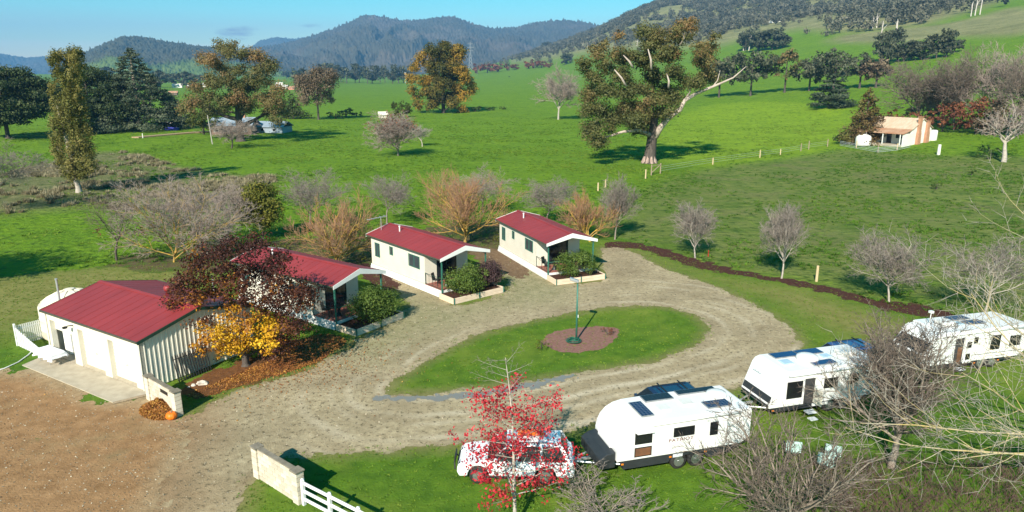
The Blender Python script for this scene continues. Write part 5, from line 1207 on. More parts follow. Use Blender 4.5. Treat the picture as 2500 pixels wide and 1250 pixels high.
# pale dead trunks standing in the wood edge
sg = []
for u, v, h in ((1690,100,14),(1700,98,12),(1815,124,20),(1828,124,19),(2150,96,15),(2185,96,14),(2190,80,12),(2380,38,16),(2392,36,18),(2370,40,13),(1425,118,12),(1435,116,11),(1480,110,12),(1555,112,10),(2140,68,14),(2130,70,12)):
    q = T(u, v); e = q+V3((rg.normal()*.8, 0, h)); sg += [(q, e, .55, .2, 0), (q.lerp(e, .6), q.lerp(e, .6)+V3((rg.normal()*2, 0, h*.3)), .25, .1, 0), (q.lerp(e, .45), q.lerp(e, .45)+V3((rg.normal()*2, 0, h*.35)), .25, .1, 0)]
V, F = seg_mesh(*sticks(sg, 5)); tag(np_mesh('dead_trunks', V, F, mat('dead_wood', (.62,.55,.50), (.48,.42,.38), .3, .9)), 'pale dead trunks standing along the edge of the hill wood', kind='stuff')

# ------------------------------------------------------------------ rushes, grass tufts, fallen leaves
def tufts(name, label, P, h, w, nb, rg, m, tint, lean=.5, bw=.2):
    """P (n,3) feet; each tuft is nb pointed blades"""
    n = len(P); base = np.repeat(P, nb, 0); h = np.repeat(h, nb)*rg.uniform(.55, 1.1, n*nb); w = np.repeat(w, nb); a = rg.uniform(0, 2*np.pi, n*nb)
    off = np.stack([np.cos(a), np.sin(a), np.zeros(n*nb)], 1); sp = rg.uniform(0, lean, n*nb)[:, None]
    b0 = base+off*(w*rg.uniform(0, .5, n*nb))[:, None]; sd = np.stack([-np.sin(a), np.cos(a), np.zeros(n*nb)], 1)*(w*bw)[:, None]
    tip = b0+off*sp*h[:, None]+np.array([0, 0, 1])*h[:, None]
    V = np.stack([b0-sd, b0+sd, tip], 1).reshape(-1, 3); F = np.arange(len(V)).reshape(-1, 3)
    return tag(np_mesh(name, V, F, m, attrs=dict(tint=np.repeat(np.repeat(tint, nb), 3))), label, kind='stuff')
L['rush'] = leaf_mat('rush_blades', [(0,(.125,.105,.055)),(.5,(.26,.215,.125)),(1,(.38,.33,.20))], .2)
L['grass'] = leaf_mat('grass_blades', [(0,(.036,.098,.006)),(.5,(.095,.195,.013)),(1,(.22,.28,.035))], .35)
def inpoly(poly, n, rg, f=G, lo=None):
    x0, y0 = poly.min(0); x1, y1 = poly.max(0); x = rg.uniform(x0, x1, n); y = rg.uniform(y0, y1, n); k = sdf(poly, x, y) > 0
    return x[k], y[k]
x, y = inpoly(Z_TUSS, 9000, rg); k = (fbm(x/7, y/7, 51, 3)+.7*fbm(x/1.8, y/1.8, 52, 3) > .16); x, y = x[k], y[k]
tufts('rushes', 'clumps of brown rushes in the wet paddock around the poplar', np.stack([x, y, hz(x, y)], 1), rg.uniform(.30, .80, len(x)), rg.uniform(.7, 1.2, len(x)), 34, rg, L['rush'], rg.random(len(x)), .8, .07)
print('rushes', len(x))
x = rg.uniform(-60, 75, 110000); y = rg.uniform(20, 110, 110000)
dr = np.minimum(sdf(P_DRIVE, x, y), -sdf(P_ISL, x, y)); di = sdf(P_DIRT, x, y)
def clear_of_buildings(x, y):
    k = np.ones(len(x), bool)
    for cb in CABS+(gar,):
        mi = cb.matrix_world.inverted(); lx = mi[0][0]*x+mi[0][1]*y+mi[0][3]; ly = mi[1][0]*x+mi[1][1]*y+mi[1][3]
        k &= ~((lx > (-.4 if cb is not gar else -1.9)) & (lx < (4.6 if cb is not gar else 7.1)) & (ly > -2.2) & (ly < 10.9))
    return k
lawn = sdf(P_LAWN, x, y) > 0
k = (np.abs(x) < y*.82+4) & (dr < .2+fbm(x/.9, y/.9, 4, 4)*.7) & (di < .2) & (sdf(P_LIT, x, y) < 0) & clear_of_buildings(x, y) & lawn
x, y = x[k], y[k]
tn = np.clip(.62+.35*fbm(x/5, y/5, 61, 3)+rg.normal(0, .15, len(x)), 0, 1)
tufts('grass', 'short grass tufts over the mown lawns', np.stack([x, y, hz(x, y)], 1), rg.uniform(.03, .07, len(x)), np.full(len(x), .18), 5, rg, L['grass'], tn, 1.6)
print('grass', len(x))
N = 120000; b = rg.uniform(math.radians(-38), math.radians(38), N); r_ = 45+rg.random(N)**.8*280; x = r_*np.sin(b); y = r_*np.cos(b)
k = (sdf(P_LAWN, x, y) < 0) & (rg.random(N) < np.clip(.25+1.1*fbm(x/9, y/9, 63, 3), 0, 1)*(1-smooth(150, 320, r_))) & (y > 24)
x, y, r_ = x[k], y[k], r_[k]
tn = np.clip(.60+.3*fbm(x/14, y/14, 62, 3)+rg.normal(0, .12, len(x))+.15*(sdf(Z_LIME, x, y) > 0)-.28*(sdf(Z_ROUGH, x, y) > 0), 0, 1)
tufts('pasture_tufts', 'longer grass tufts over the grazed paddocks', np.stack([x, y, hz(x, y)], 1), rg.uniform(.10, .28, len(x)), rg.uniform(.35, .80, len(x)), 11, rg, L['grass'], tn, 1.8, .085)
print('pasture', len(x))
x, y = inpoly(P_LIT, 30000, rg); k = rg.random(len(x)) < np.clip(.75+1.5*fbm(x/1.6, y/1.6, 73, 3)+.1*sdf(P_LIT, x, y), .12, 1); x, y = x[k], y[k]; x = np.concatenate([x, rg.normal(-14.3, 3.6, 4200)]); y = np.concatenate([y, rg.normal(38.0, 2.6, 4200)])
k = clear_of_buildings(x, y); x, y = x[k], y[k]
n = len(x); V, F = leaf_mesh(np.stack([x, y, rg.uniform(.025, .06, n)], 1), rg.uniform(.05, .10, n), rg, 2.2)
L['litter'] = leaf_mat('fallen_leaves', [(0,(.085,.030,.014)),(.4,(.21,.075,.022)),(.75,(.36,.155,.035)),(1,(.48,.27,.06))], .1)
tag(np_mesh('fallen_leaves', V, F, L['litter'], attrs=dict(tint=np.repeat(np.clip(.5+.4*fbm(x/1.2, y/1.2, 71, 3)+rg.normal(0, .16, n), 0, 1), 4))), 'orange fallen leaves carpeting the ground under the autumn tree', kind='stuff')
# raked heap of leaves at the letterbox wall
q = G(388, 1004); n = 5200; a = rg.uniform(0, 6.28, n); rd = np.sqrt(rg.random(n)); lx = rd*np.cos(a)*1.25; ly = rd*np.sin(a)*.75; hh = .55*(1-rd**1.4)*(1+.4*fbm(lx*2, ly*2, 5, 3))
an_ = math.atan2((wb-wa).y, (wb-wa).x); hx = q.x+lx*math.cos(an_)-ly*math.sin(an_); hy = q.y+lx*math.sin(an_)+ly*math.cos(an_)
V, F = leaf_mesh(np.stack([hx, hy, .03+hh*rg.uniform(.75, 1, n)], 1), rg.uniform(.07, .13, n), rg, .8)
tag(np_mesh('leaf_heap', V, F, L['litter'], attrs=dict(tint=np.repeat(np.clip(rg.normal(.62, .2, n), 0, 1), 4))), 'heap of raked orange leaves against the letterbox wall', kind='stuff')
# stones and clods on the gravel and the dirt
x, y = inpoly(P_DRIVE, 16000, rg); k = sdf(P_ISL, x, y) < 0; x, y = x[k], y[k]; x2, y2 = inpoly(P_DIRT, 5000, rg); x = np.concatenate([x, x2]); y = np.concatenate([y, y2]); n = len(x)
V, F = leaf_mesh(np.stack([x, y, np.full(n, .022)], 1), rg.uniform(.025, .09, n)**1.0, rg, 1.6); 
tag(np_mesh('gravel_stones', V, F, leaf_mat('stones', [(0,(.10,.08,.055)),(.5,(.27,.22,.15)),(1,(.42,.36,.27))], 0), attrs=dict(tint=np.repeat(rg.random(n), 4))), 'loose stones scattered over the gravel and the dirt', kind='stuff')
# ------------------------------------------------------------------ caravans
M['van'] = mat('van_white', (.74,.74,.73), (.70,.70,.69), .8, .28, spec=.5)
M['vanroof'] = mat('van_roof', (.68,.68,.66), (.56,.54,.50), 1.4, .45)
M['charcoal'] = mat('charcoal_panel', (.030,.034,.038), (.022,.025,.028), 3, .5)
M['tint'] = mat('tinted_glass', (.010,.011,.013), (.016,.016,.018), 2, .07, spec=.6)
M['brown'] = mat('brown_interior', (.20,.085,.04), (.10,.05,.03), 4, .6)
M['lens_or'] = mat('amber_lens', (.75,.22,.02), None, 4, .3)
M['lens_red'] = mat('red_lens', (.55,.02,.02), None, 4, .25)
M['clear'] = mat('pale_blue_dome', (.42,.56,.66), (.34,.48,.58), 2, .15)
M['letter'] = mat('brown_lettering', (.22,.12,.11), None, 4, .6)
M['letter2'] = mat('grey_blue_lettering', (.30,.38,.42), None, 4, .5)
def solar_mat(name, c, grid):
    m, nt, b = new_mat(name); Lk = nt.links.new
    t = nt.nodes.new('ShaderNodeTexCoord'); br = nt.nodes.new('ShaderNodeTexBrick'); br.offset = 0
    br.inputs['Scale'].default_value = 1; br.inputs['Brick Width'].default_value = .156; br.inputs['Row Height'].default_value = .156; br.inputs['Mortar Size'].default_value = .007
    br.inputs['Color1'].default_value = (*c, 1); br.inputs['Color2'].default_value = (*[x*1.25 for x in c], 1); br.inputs['Mortar'].default_value = (*grid, 1)
    Lk(t.outputs['Object'], br.inputs['Vector']); Lk(br.outputs[0], b.inputs['Base Color']); b.inputs['Roughness'].default_value = .12; return m
M['solar'] = solar_mat('solar_cells', (.010,.018,.055), (.16,.18,.24)); M['solarblk'] = solar_mat('black_solar_cells', (.010,.010,.012), (.03,.03,.033)); M['solarblue'] = solar_mat('blue_solar_cells', (.012,.028,.10), (.02,.04,.12))
def wheel(parent, x, y, r, w, side):
    t = MB(); t.lathe([(r*.62, -w/2), (r*.92, -w/2), (r, -w*.36), (r, w*.36), (r*.92, w/2), (r*.62, w/2)], 28, axis='y')
    tt = t.build('wheel', M['rubber'], parent, smooth=True, loc=(x, y, r)); tt.data.polygons.foreach_set('use_smooth', [True]*len(tt.data.polygons))
    rm = MB(); yo = side*w*.50
    rm.lathe([(r*.62, min(yo, 0)-.01), (r*.64, max(yo, 0)), (r*.56, max(yo, 0)+.004)], 24, axis='y')
    for k in range(6):
        a = k*math.pi/3; c, s = math.cos(a), math.sin(a); px_, pz_ = -s*.05, c*.05
        q = [(c*.05+px_, s*.05+pz_), (c*r*.6+px_*.7, s*r*.6+pz_*.7), (c*r*.6-px_*.7, s*r*.6-pz_*.7), (c*.05-px_, s*.05-pz_)]
        rm.prism(q, yo-.02 if side > 0 else yo-.012, yo+.012 if side > 0 else yo+.02, 'xz')
    rm.lathe([(.07, yo-.03), (.07, yo+.03)], 12, axis='y'); rm.build('rim', M['alloy'], tt)
def slab(name, parent, pts, out, y0, y1, m):      # a thin panel following the front outline of a van
    p = MB(); q = []
    for i, (x, z) in enumerate(pts):
        a = pts[max(i-1, 0)]; b = pts[min(i+1, len(pts)-1)]; dx, dz = b[0]-a[0], b[1]-a[1]; l_ = math.hypot(dx, dz); q.append((x-dz/l_*out, z+dx/l_*out))
    p.prism(list(pts)+q[::-1], y0, y1, 'xz'); return p.build(name, m, parent)
def vwin(parent, x0, x1, z0, z1, y=0, name='window', m=None, fr=None):
    f = MB(); t = .035
    f.box(x0-t, x1+t, y-.022, y+.004, z0-t, z0); f.box(x0-t, x1+t, y-.022, y+.004, z1, z1+t); f.box(x0-t, x0, y-.022, y+.004, z0, z1); f.box(x1, x1+t, y-.022, y+.004, z0, z1)
    o = f.build(name, fr or M['black'], parent); p = MB(); p.box(x0, x1, y-.012, y-.004, z0, z1); p.build('pane', m or M['tint'], o); return o
def roof_box(parent, name, x0, x1, y0, y1, z, h, m, bevel=.03):
    b = MB(); b.box(x0, x1, y0, y1, z-.01, z+h); return b.build(name, m, parent, bevel=bevel)
def panel(parent, x0, x1, y0, y1, z, m):
    f = MB(); f.box(x0, x1, y0, y1, z, z+.05); o = f.build('solar_panel', M['alloy'], parent); p = MB(); p.box(x0+.025, x1-.025, y0+.025, y1-.025, z+.051, z+.055); p.build('cells', m, o); return o
def text(parent, s, x, y, z, size, m, rot=(math.pi/2, 0, 0), sx=1.0, name='lettering'):
    c = bpy.data.curves.new(name, 'FONT'); c.body = s; c.size = size; c.extrude = .002; c.offset = .004; c.align_x = 'LEFT'; c.space_character = 1.12; c.materials.append(m)
    tmp = bpy.data.objects.new('t', c); COL.objects.link(tmp); bpy.context.view_layer.update()
    me = bpy.data.meshes.new_from_object(tmp.evaluated_get(bpy.context.evaluated_depsgraph_get())); bpy.data.objects.remove(tmp); me.name = name
    if not me.materials: me.materials.append(m)
    o = link(name, me, parent); o.location = (x, y, z); o.rotation_euler = rot; o.scale = (sx, 1, 1); return o
def caravan(label, p, rz, L_, W, prof, z0, wheels, skirt=(.3, 1.0), toolbox=.7, dep=.9):
    t = thing('caravan', label, 'caravan', p, rz, 'white caravans parked in a row')
    b = MB(); b.prism(prof, 0, W, 'xz'); b.build('body', M['van'], t, bevel=.028)
    s = MB(); s.prism([(skirt[0], .40), (wheels[0]-.5, .40), (wheels[0]-.38, .62), (wheels[-1]+.38, .62), (wheels[-1]+.5, .40), (L_-skirt[1], .45), (L_-skirt[1]+.5, z0-.003), (skirt[0], z0-.003)], .02, W-.02, 'xz'); s.build('skirt', M['charcoal'], t)
    for wx in wheels:
        wheel(t, wx, .14, .37, .24, -1); wheel(t, wx, W-.14, .37, .24, 1)
    a = MB(); a.box(-toolbox-1.15, -.1, W/2-.05, W/2+.05, .42, .52); a.tube([(-toolbox-.9, W/2-.05, .47), (.3, .35, .47)], .045, 6); a.tube([(-toolbox-.9, W/2+.05, .47), (.3, W-.35, .47)], .045, 6); a.build('drawbar', M['galv'], t)
    j = MB(); j.tube([(-toolbox-.55, W/2+.14, .05), (-toolbox-.55, W/2+.14, .85)], .035, 8); j.lathe([(.12, 0), (.12, .08)], 12, (-toolbox-.55, W/2+.14, .0)); j.build('jockey_wheel', M['black'], t)
    if toolbox > .3:
        x = MB(); x.prism([(-toolbox, .48), (-.012, .48), (-.012, 1.18), (-toolbox*.55, 1.12), (-toolbox, .92)], .12, W-.12, 'xz'); x.build('toolbox', M['charcoal'], t, bevel=.03)
    for xx, m in ((.25, M['lens_or']), (wheels[0]-.42, M['lens_or']), (wheels[-1]+.42, M['lens_or'])):
        l = MB(); l.box(xx-.05, xx+.05, -.012, .022, z0-.16, z0-.10); l.build('marker_light', m, t)
    return t
A = math.radians(15.8)
L1, W1 = 6.2, 2.35
v1p = V3((4.28, 25.45, 0))
v1 = caravan('nearest white caravan, lettered on its side, hitched behind the white wagon', v1p, A, L1, W1, [(0,.78),(.0,1.25),(.06,1.55),(.2,1.86),(.45,2.12),(.78,2.29),(1.2,2.37),(2.4,2.40),(L1-.14,2.40),(L1-.03,2.36),(L1,2.25),(L1,1.05),(L1-.45,.78)], .78, (2.85, 3.66))
vwin(v1, .80, 1.50, 1.50, 1.95); vwin(v1, .80, 1.50, .93, 1.28, name='hatch', m=M['brown']); vwin(v1, 2.55, 3.45, 1.58, 1.93); vwin(v1, 4.25, 4.56, 1.42, 1.95)
d = MB(); d.box(5.05, 5.06, -.006, .01, .85, 2.1); d.box(5.06, 5.60, -.006, .01, 2.09, 2.1); d.box(5.60, 5.61, -.006, .01, 1.0, 2.1); d.build('locker_seam', M['black'], v1)
hc_ = MB(); hc_.hexa([(.78,-.02,1.99),(1.52,-.02,1.99),(1.52,-.01,2.01),(.78,-.01,2.01)], [(.78,-.22,2.02),(1.52,-.22,2.02),(1.52,-.22,2.04),(.78,-.22,2.04)]); hc_.build('window_flap', M['van'], v1)
aw = MB(); aw.tube([(1.05,-.05,2.26),(L1-.55,-.05,2.29)], .055, 10); aw.build('awning', M['van'], v1, smooth=True)
sm = MB(); sm.box(1.05, L1-.55, -.006, .02, 2.17, 2.185); sm.build('awning_rail', M['pvc'], v1)
text(v1, 'PATRIOT', 2.30, -.006, 1.34, .20, M['letter'], sx=1.32)
bd = MB(); bd.box(2.55, 3.0, .0, .018, .60, .74); bd.build('badge', M['pvc'], v1)
st = MB()
q = []
for k in range(12):
    a = k*math.pi/6; rr_ = .16 if k % 2 == 0 else .06; q.append((rr_*math.cos(a), rr_*math.sin(a)))
st.prism(q, -.004, .004, 'yz'); st.build('star_emblem', mat('orange_emblem', (.75,.17,.03), None, 4, .5), v1, loc=(-.012, 1.5, 1.28))
nb = MB(); nb.prism([(-.004,.80),(-.10,.82),(-.10,1.25),(.05,1.55),(.19,1.86),(.21,1.86),(.07,1.5)], .55, 1.8, 'xz'); nb.build('nose_panel', M['van'], v1, bevel=.03)
panel(v1, 1.25, 1.82, .45, 1.75, 2.41, M['solar']); panel(v1, 2.0, 3.35, 1.62, 2.2, 2.42, M['solarblk']); panel(v1, 4.3, 5.45, .35, .95, 2.42, M['solar']); panel(v1, 3.7, 5.6, 1.85, 2.25, 2.42, M['solarblk'])
roof_box(v1, 'roof_hatch', 2.2, 2.75, .7, 1.25, 2.40, .06, M['vanroof']); roof_box(v1, 'roof_hatch', 3.4, 3.95, .9, 1.45, 2.40, .07, M['vanroof'])
ac = MB(); ac.lathe([(.42,0),(.46,.06),(.42,.15),(.25,.20),(0,.21)], 24, (5.35, 1.45, 2.40)); ac.build('dish_dome', M['van'], v1, smooth=True)
rb_ = MB(); rb_.hexa([(1.95,.55,2.40),(2.1,.55,2.40),(2.1,1.5,2.40),(1.95,1.5,2.40)], [(1.99,.6,2.45),(2.06,.6,2.45),(2.06,1.45,2.45),(1.99,1.45,2.45)]); rb_.build('roof_bow', M['van'], v1)
L2, W2 = 6.3, 2.3
v2 = caravan('middle white caravan with a dark open side door and a white dome on its roof', (12.3, 30.5, 0), A, L2, W2, [(0,.62),(0,.80),(.18,1.3),(.50,2.15),(.66,2.34),(.9,2.42),(L2-.14,2.42),(L2-.03,2.37),(L2,2.25),(L2,.9),(L2-.5,.62)], .62, (3.5, 4.3), toolbox=.25)
vwin(v2, .95, 1.75, 1.05, 1.85); vwin(v2, 3.05, 3.75, 1.35, 1.80); vwin(v2, 4.5, 5.0, 1.4, 1.85)
d = MB(); d.box(1.92, 2.48, -.012, .004, .64, 1.95); d.build('doorway', M['dark'], v2)  # flat dark panel on the closed body, painting the unlit inside of the door opening
d = MB(); d.box(2.45, 2.49, -.60, -.02, .68, 1.45); o = d.build('open_door', M['cream'], v2)
stp = MB(); stp.box(1.95, 2.45, -.42, -.05, .28, .33); stp.box(2.0, 2.4, -.6, -.3, .0, .05); stp.build('step', M['pvc'], v2)
slab('front_stripe', v2, [(.03,.88),(.14,1.18)], .012, .05, W2-.05, M['charcoal']); slab('lower_stripe', v2, [(.0,.66),(.0,.78)], .012, .05, W2-.05, M['charcoal'])
q = MB()      # unreadable pale script on the front: a few slanted strokes as they show
for k in range(5):
    q.hexa([(.358+.0,1.95-k*.13,1.80),(.358,1.87-k*.13,1.80),(.352,1.87-k*.13,1.80),(.352,1.95-k*.13,1.80)], [(.385,1.93-k*.13,1.87+.02*(k%2)),(.385,1.85-k*.13,1.87),(.379,1.85-k*.13,1.87),(.379,1.93-k*.13,1.87+.02*(k%2))])
q.build('script_mark', M['letter2'], v2, loc=(-.012,0,0))
aw = MB(); aw.tube([(.95,-.06,2.22),(L2-.8,-.06,2.26)], .06, 10); aw.build('awning', M['pvc'], v2, smooth=True)
panel(v2, 1.3, 2.7, 1.55, 2.15, 2.43, M['solarblue']); panel(v2, 2.75, 4.15, 1.55, 2.15, 2.43, M['solarblue']); panel(v2, 2.6, 3.9, .25, .75, 2.43, M['solarblue'])
ac = MB(); ac.lathe([(.50,0),(.56,.06),(.50,.17),(.3,.24),(0,.25)], 28, (2.85, 1.15, 2.42)); ac.build('roof_dome', M['van'], v2, smooth=True)
roof_box(v2, 'roof_hatch', 1.25, 1.8, .75, 1.3, 2.42, .07, M['clear']); roof_box(v2, 'roof_hatch', 3.7, 4.2, .95, 1.4, 2.42, .07, M['clear']); roof_box(v2, 'air_conditioner', 4.7, 5.6, .85, 1.55, 2.42, .22, M['vanroof'], .06)
for xx in (2.9, 4.85):
    f = MB(); f.box(xx-.45, xx+.45, -.03, .03, .46, .58); f.build('wheel_spat', M['van'], v2)
L3, W3 = 7.2, 2.3
pf3 = [(.05,.60),(-.02,.95),(.06,1.22),(.50,1.86),(.58,2.02),(.72,2.18),(.95,2.28),(1.25,2.31)]
v3 = caravan('farthest white caravan with a dark front window and its door open', (22.6, 35.65, 0), A-.02, L3, W3, [(.15,.56)]+pf3+[(1.32,2.42),(L3-.14,2.44),(L3-.03,2.38),(L3,2.25),(L3,.9),(L3-.6,.56)], .56, (4.0, 4.85), toolbox=.45)
slab('front_window', v3, [(.06+.02,1.25),(.50-.02,1.84)], .015, .12, W3-.12, M['tint'])
d = MB(); d.box(2.05, 2.62, -.012, .004, .50, 2.0); o = d.build('doorway', M['dark'], v3)  # no real opening: the near black colour paints the shade inside the open door
d = MB(); d.box(2.25, 2.55, -.016, -.012, .50, 1.5); d.build('wood_panel', M['brown'], o)
d = MB(); d.box(2.66, 3.22, -.075, -.03, .52, 2.0); o = d.build('open_door', M['van'], v3, bevel=.015)
for z_ in (.72, 1.42):
    g = MB(); g.box(2.78, 3.1, -.085, -.076, z_, z_+.36); g.build('pane', M['tint'], o)
vwin(v3, 4.55, 5.15, 1.15, 1.95); vwin(v3, 3.35, 3.55, 1.65, 1.95); vwin(v3, 5.9, 6.6, 1.25, 1.8)
stp = MB(); stp.box(2.1, 2.6, -.40, -.05, .26, .31); stp.build('step', M['pvc'], v3)
aw = MB(); aw.tube([(1.3,-.05,2.27),(L3-.5,-.05,2.29)], .055, 10); aw.build('awning', M['van'], v3, smooth=True)
panel(v3, 3.2, 4.5, 1.5, 2.1, 2.44, M['solar']); panel(v3, 3.6, 4.8, .7, 1.3, 2.44, M['solarblue']); roof_box(v3, 'air_conditioner', 1.9, 2.8, .8, 1.5, 2.43, .22, M['vanroof'], .06); roof_box(v3, 'roof_hatch', 3.0, 3.4, .8, 1.3, 2.43, .07, M['clear'])
an = MB(); an.tube([(1.75,1.6,2.42),(1.75,1.6,3.05)], .025, 6); an.box(1.65, 1.85, 1.5, 1.7, 3.02, 3.15); an.build('antenna', M['van'], v3)
pr_ = MB()
for z_ in (.9,): pr_.box(3.3, 6.9, -.008, .01, z_, z_+.03)
pr_.build('side_stripe', M['charcoal'], v3)

# ------------------------------------------------------------------ tow cars
def car(label, p, rz, paint, L_=4.8, W=1.88, Hr=1.66, rack=False, ab=(.88, 3.60), suv=True):
    t = thing('car', label, 'car', p, rz, 'cars in front of the caravans')
    wr = .37; zb = .98
    def arch(cx): return [(cx+(wr+.07)*math.cos(a), .36+(wr+.07)*math.sin(a)) for a in [math.pi*k/10 for k in range(11)]]
    out = [(.10,.30),(.0,.48),(.02,.72),(.16,.84),(.62,.93),(1.28,1.0),(L_-.35,1.04),(L_-.06,1.0),(L_,.8),(L_-.03,.42),(L_-.15,.32)]
    bot = [q for q in arch(ab[1])]+[q for q in arch(ab[0])]
    b = MB(); b.prism(out+[(x, max(z, .30)) for x, z in bot], -W/2, W/2, 'xz')
    b.v = [(x, y*(1-.07*max(0, min(1, (z-.55)/.5))*1.0-.10*max(0, 1-x/.5)**2-.06*max(0, 1-(L_-x)/.4)**2), z) for x, y, z in b.v]
    b.build('body', paint, t, bevel=.06, loc=(0, W/2, 0))
    w0, w1 = W/2*.92, W/2*.72
    def hx(x0b, x1b, x0t, x1t, z0, z1, k0=1, k1=1): return [(x0b,-w0*k0,z0),(x1b,-w0*k0,z0),(x1b,w0*k0,z0),(x0b,w0*k0,z0)], [(x0t,-w1*k1,z1),(x1t,-w1*k1,z1),(x1t,w1*k1,z1),(x0t,w1*k1,z1)]
    g = MB(); g.hexa(*hx(1.22, L_-.22, 2.02, L_-.62, .99, Hr-.06)); g.build('windows', M['tint'], t, bevel=.03, loc=(0, W/2, 0))
    r = MB(); r.hexa([(1.98,-w1*1.03,Hr-.08),(L_-.55,-w1*1.03,Hr-.08),(L_-.55,w1*1.03,Hr-.08),(1.98,w1*1.03,Hr-.08)], [(2.15,-w1*.9,Hr),(L_-.7,-w1*.9,Hr-.01),(L_-.7,w1*.9,Hr-.01),(2.15,w1*.9,Hr)]); r.build('roof', paint, t, bevel=.03, loc=(0, W/2, 0))
    for s in (-1, 1):
        for (xb, xt, th) in ((1.24, 2.04, .09), (2.38, 2.62, .08), (3.36, 3.40, .08), (L_-.34, L_-.66, .16)):
            m = MB(); y0, y1 = s*(w0+.004), s*(w1+.004)
            m.hexa([(xb,y0-s*.03,.99),(xb+th,y0-s*.03,.99),(xb+th,y0+s*.008,.99),(xb,y0+s*.008,.99)], [(xt,y1-s*.03,Hr-.06),(xt+th,y1-s*.03,Hr-.06),(xt+th,y1+s*.008,Hr-.06),(xt,y1+s*.008,Hr-.06)]); m.build('pillar', paint, t, loc=(0, W/2, 0))
        h = MB(); h.hexa([(.015,s*.52-.16,.64),(.30,s*.66-.12,.66),(.30,s*.66+.14,.66),(.06,s*.52+.22,.64)], [(.06,s*.52-.16,.80),(.40,s*.66-.10,.86),(.40,s*.66+.12,.86),(.12,s*.52+.2,.80)]); h.build('headlight', M['glass'], t, loc=(0, W/2, 0))
        k = MB(); k.box(L_-.10, L_+.012, s*.72-.12, s*.72+.12, .70, 1.0); k.build('tail_light', M['lens_red'], t, bevel=.02, loc=(0, W/2, 0))
        mr = MB(); mr.box(1.52, 1.68, s*(w0+.12)-.10, s*(w0+.12)+.10, 1.02, 1.16); mr.build('mirror', paint, t, bevel=.03, loc=(0, W/2, 0))
        for xd in (2.32, 3.32):
            dl = MB(); dl.box(xd-.006, xd+.006, s*(W/2*.985)-.004, s*(W/2*.985)+.004, .45, .96); dl.build('door_seam', M['black'], t, loc=(0, W/2, 0))
        for xd in (2.12, 3.12):
            dh = MB(); dh.box(xd-.09, xd+.09, s*(W/2*.965)-.02, s*(W/2*.965)+.02, .86, .90); dh.build('door_handle', M['black'], t, bevel=.008, loc=(0, W/2, 0))
        sl_ = MB(); sl_.box(ab[0]+.5, ab[1]-.5, s*(W/2-.05)-.04, s*(W/2-.05)+.04, .28, .36); sl_.build('sill', M['black'], t, loc=(0, W/2, 0))
        rl = MB(); rl.tube([(2.2, s*w1*.82, Hr+.03), (L_-.8, s*w1*.82, Hr+.03)], .022, 6); rl.build('roof_rail', M['black'], t, loc=(0, W/2, 0))
    gr = MB(); gr.box(-.012, .06, -.42, .42, .48, .76); gr.build('grille', M['black'], t, bevel=.02, loc=(0, W/2, 0))
    bb = MB(); bb.tube([(-.10,-.55,.42),(-.14,-.35,.62),(-.14,.35,.62),(-.10,.55,.42)], .035, 6); bb.tube([(-.14,-.35,.62),(-.12,-.30,.86),(-.12,.30,.86),(-.14,.35,.62)], .03, 6); bb.build('bull_bar', M['black'], t, loc=(0, W/2, 0))
    np_ = MB(); np_.box(L_-.02, L_+.02, -.25, .25, .52, .64); np_.build('number_plate', M['white'], t, loc=(0, W/2, 0))
    for x in ab:
        wheel(t, x, .12, wr, .23, -1); wheel(t, x, W-.12, wr, .23, 1)
    if rack:
        for x in (2.5, 3.6):
            b_ = MB(); b_.tube([(x, -w1*.95, Hr+.10), (x, w1*.95, Hr+.10)], .035, 6); b_.build('rack_bar', M['black'], t, loc=(0, W/2, 0))
    return t
M['carwhite'] = mat('white_car_paint', (.80,.81,.83), (.76,.77,.79), 1, .22, spec=.5, coat=.5)
M['carnavy'] = mat('navy_car_paint', (.010,.020,.055), (.012,.024,.062), 1, .22, spec=.5, coat=.6)
M['carblue'] = mat('blue_car_paint', (.035,.075,.20), (.03,.065,.18), 1, .22, spec=.5, coat=.6)
c1 = car('white wagon behind the red leaved tree, hitched to the nearest caravan', (-2.25, 25.15, 0), math.radians(-2), M['carwhite'])
c2 = car('dark navy wagon with roof bars half hidden behind the nearest caravan', (5.0, 28.75, 0), A, M['carnavy'], rack=True)
c3 = car('blue wagon between the middle and the farthest caravan', (16.2, 34.55, 0), A, M['carblue'], rack=True)
bpy.context.view_layer.update()
rb = thing('recovery_boards', 'orange recovery boards strapped on the roof of the white wagon', 'boards', c1.matrix_world @ V3((2.45, 1.02, 1.76)), math.radians(-2))
for k in range(2):
    m = MB(); m.prism([(0,-.16),(.08,-.17),(1.0,-.17),(1.08,-.16),(1.08,.16),(1.0,.17),(.08,.17),(0,.16)], k*.055, k*.055+.045, 'xy')
    for j in range(8): m.box(.1+j*.115, .14+j*.115, -.14, .14, k*.055+.046, k*.055+.056)
    m.build('board', mat('orange_plastic', (.85,.15,.01), (.7,.11,.01), 4, .5) if k == 0 else bpy.data.materials['orange_plastic'], rb)
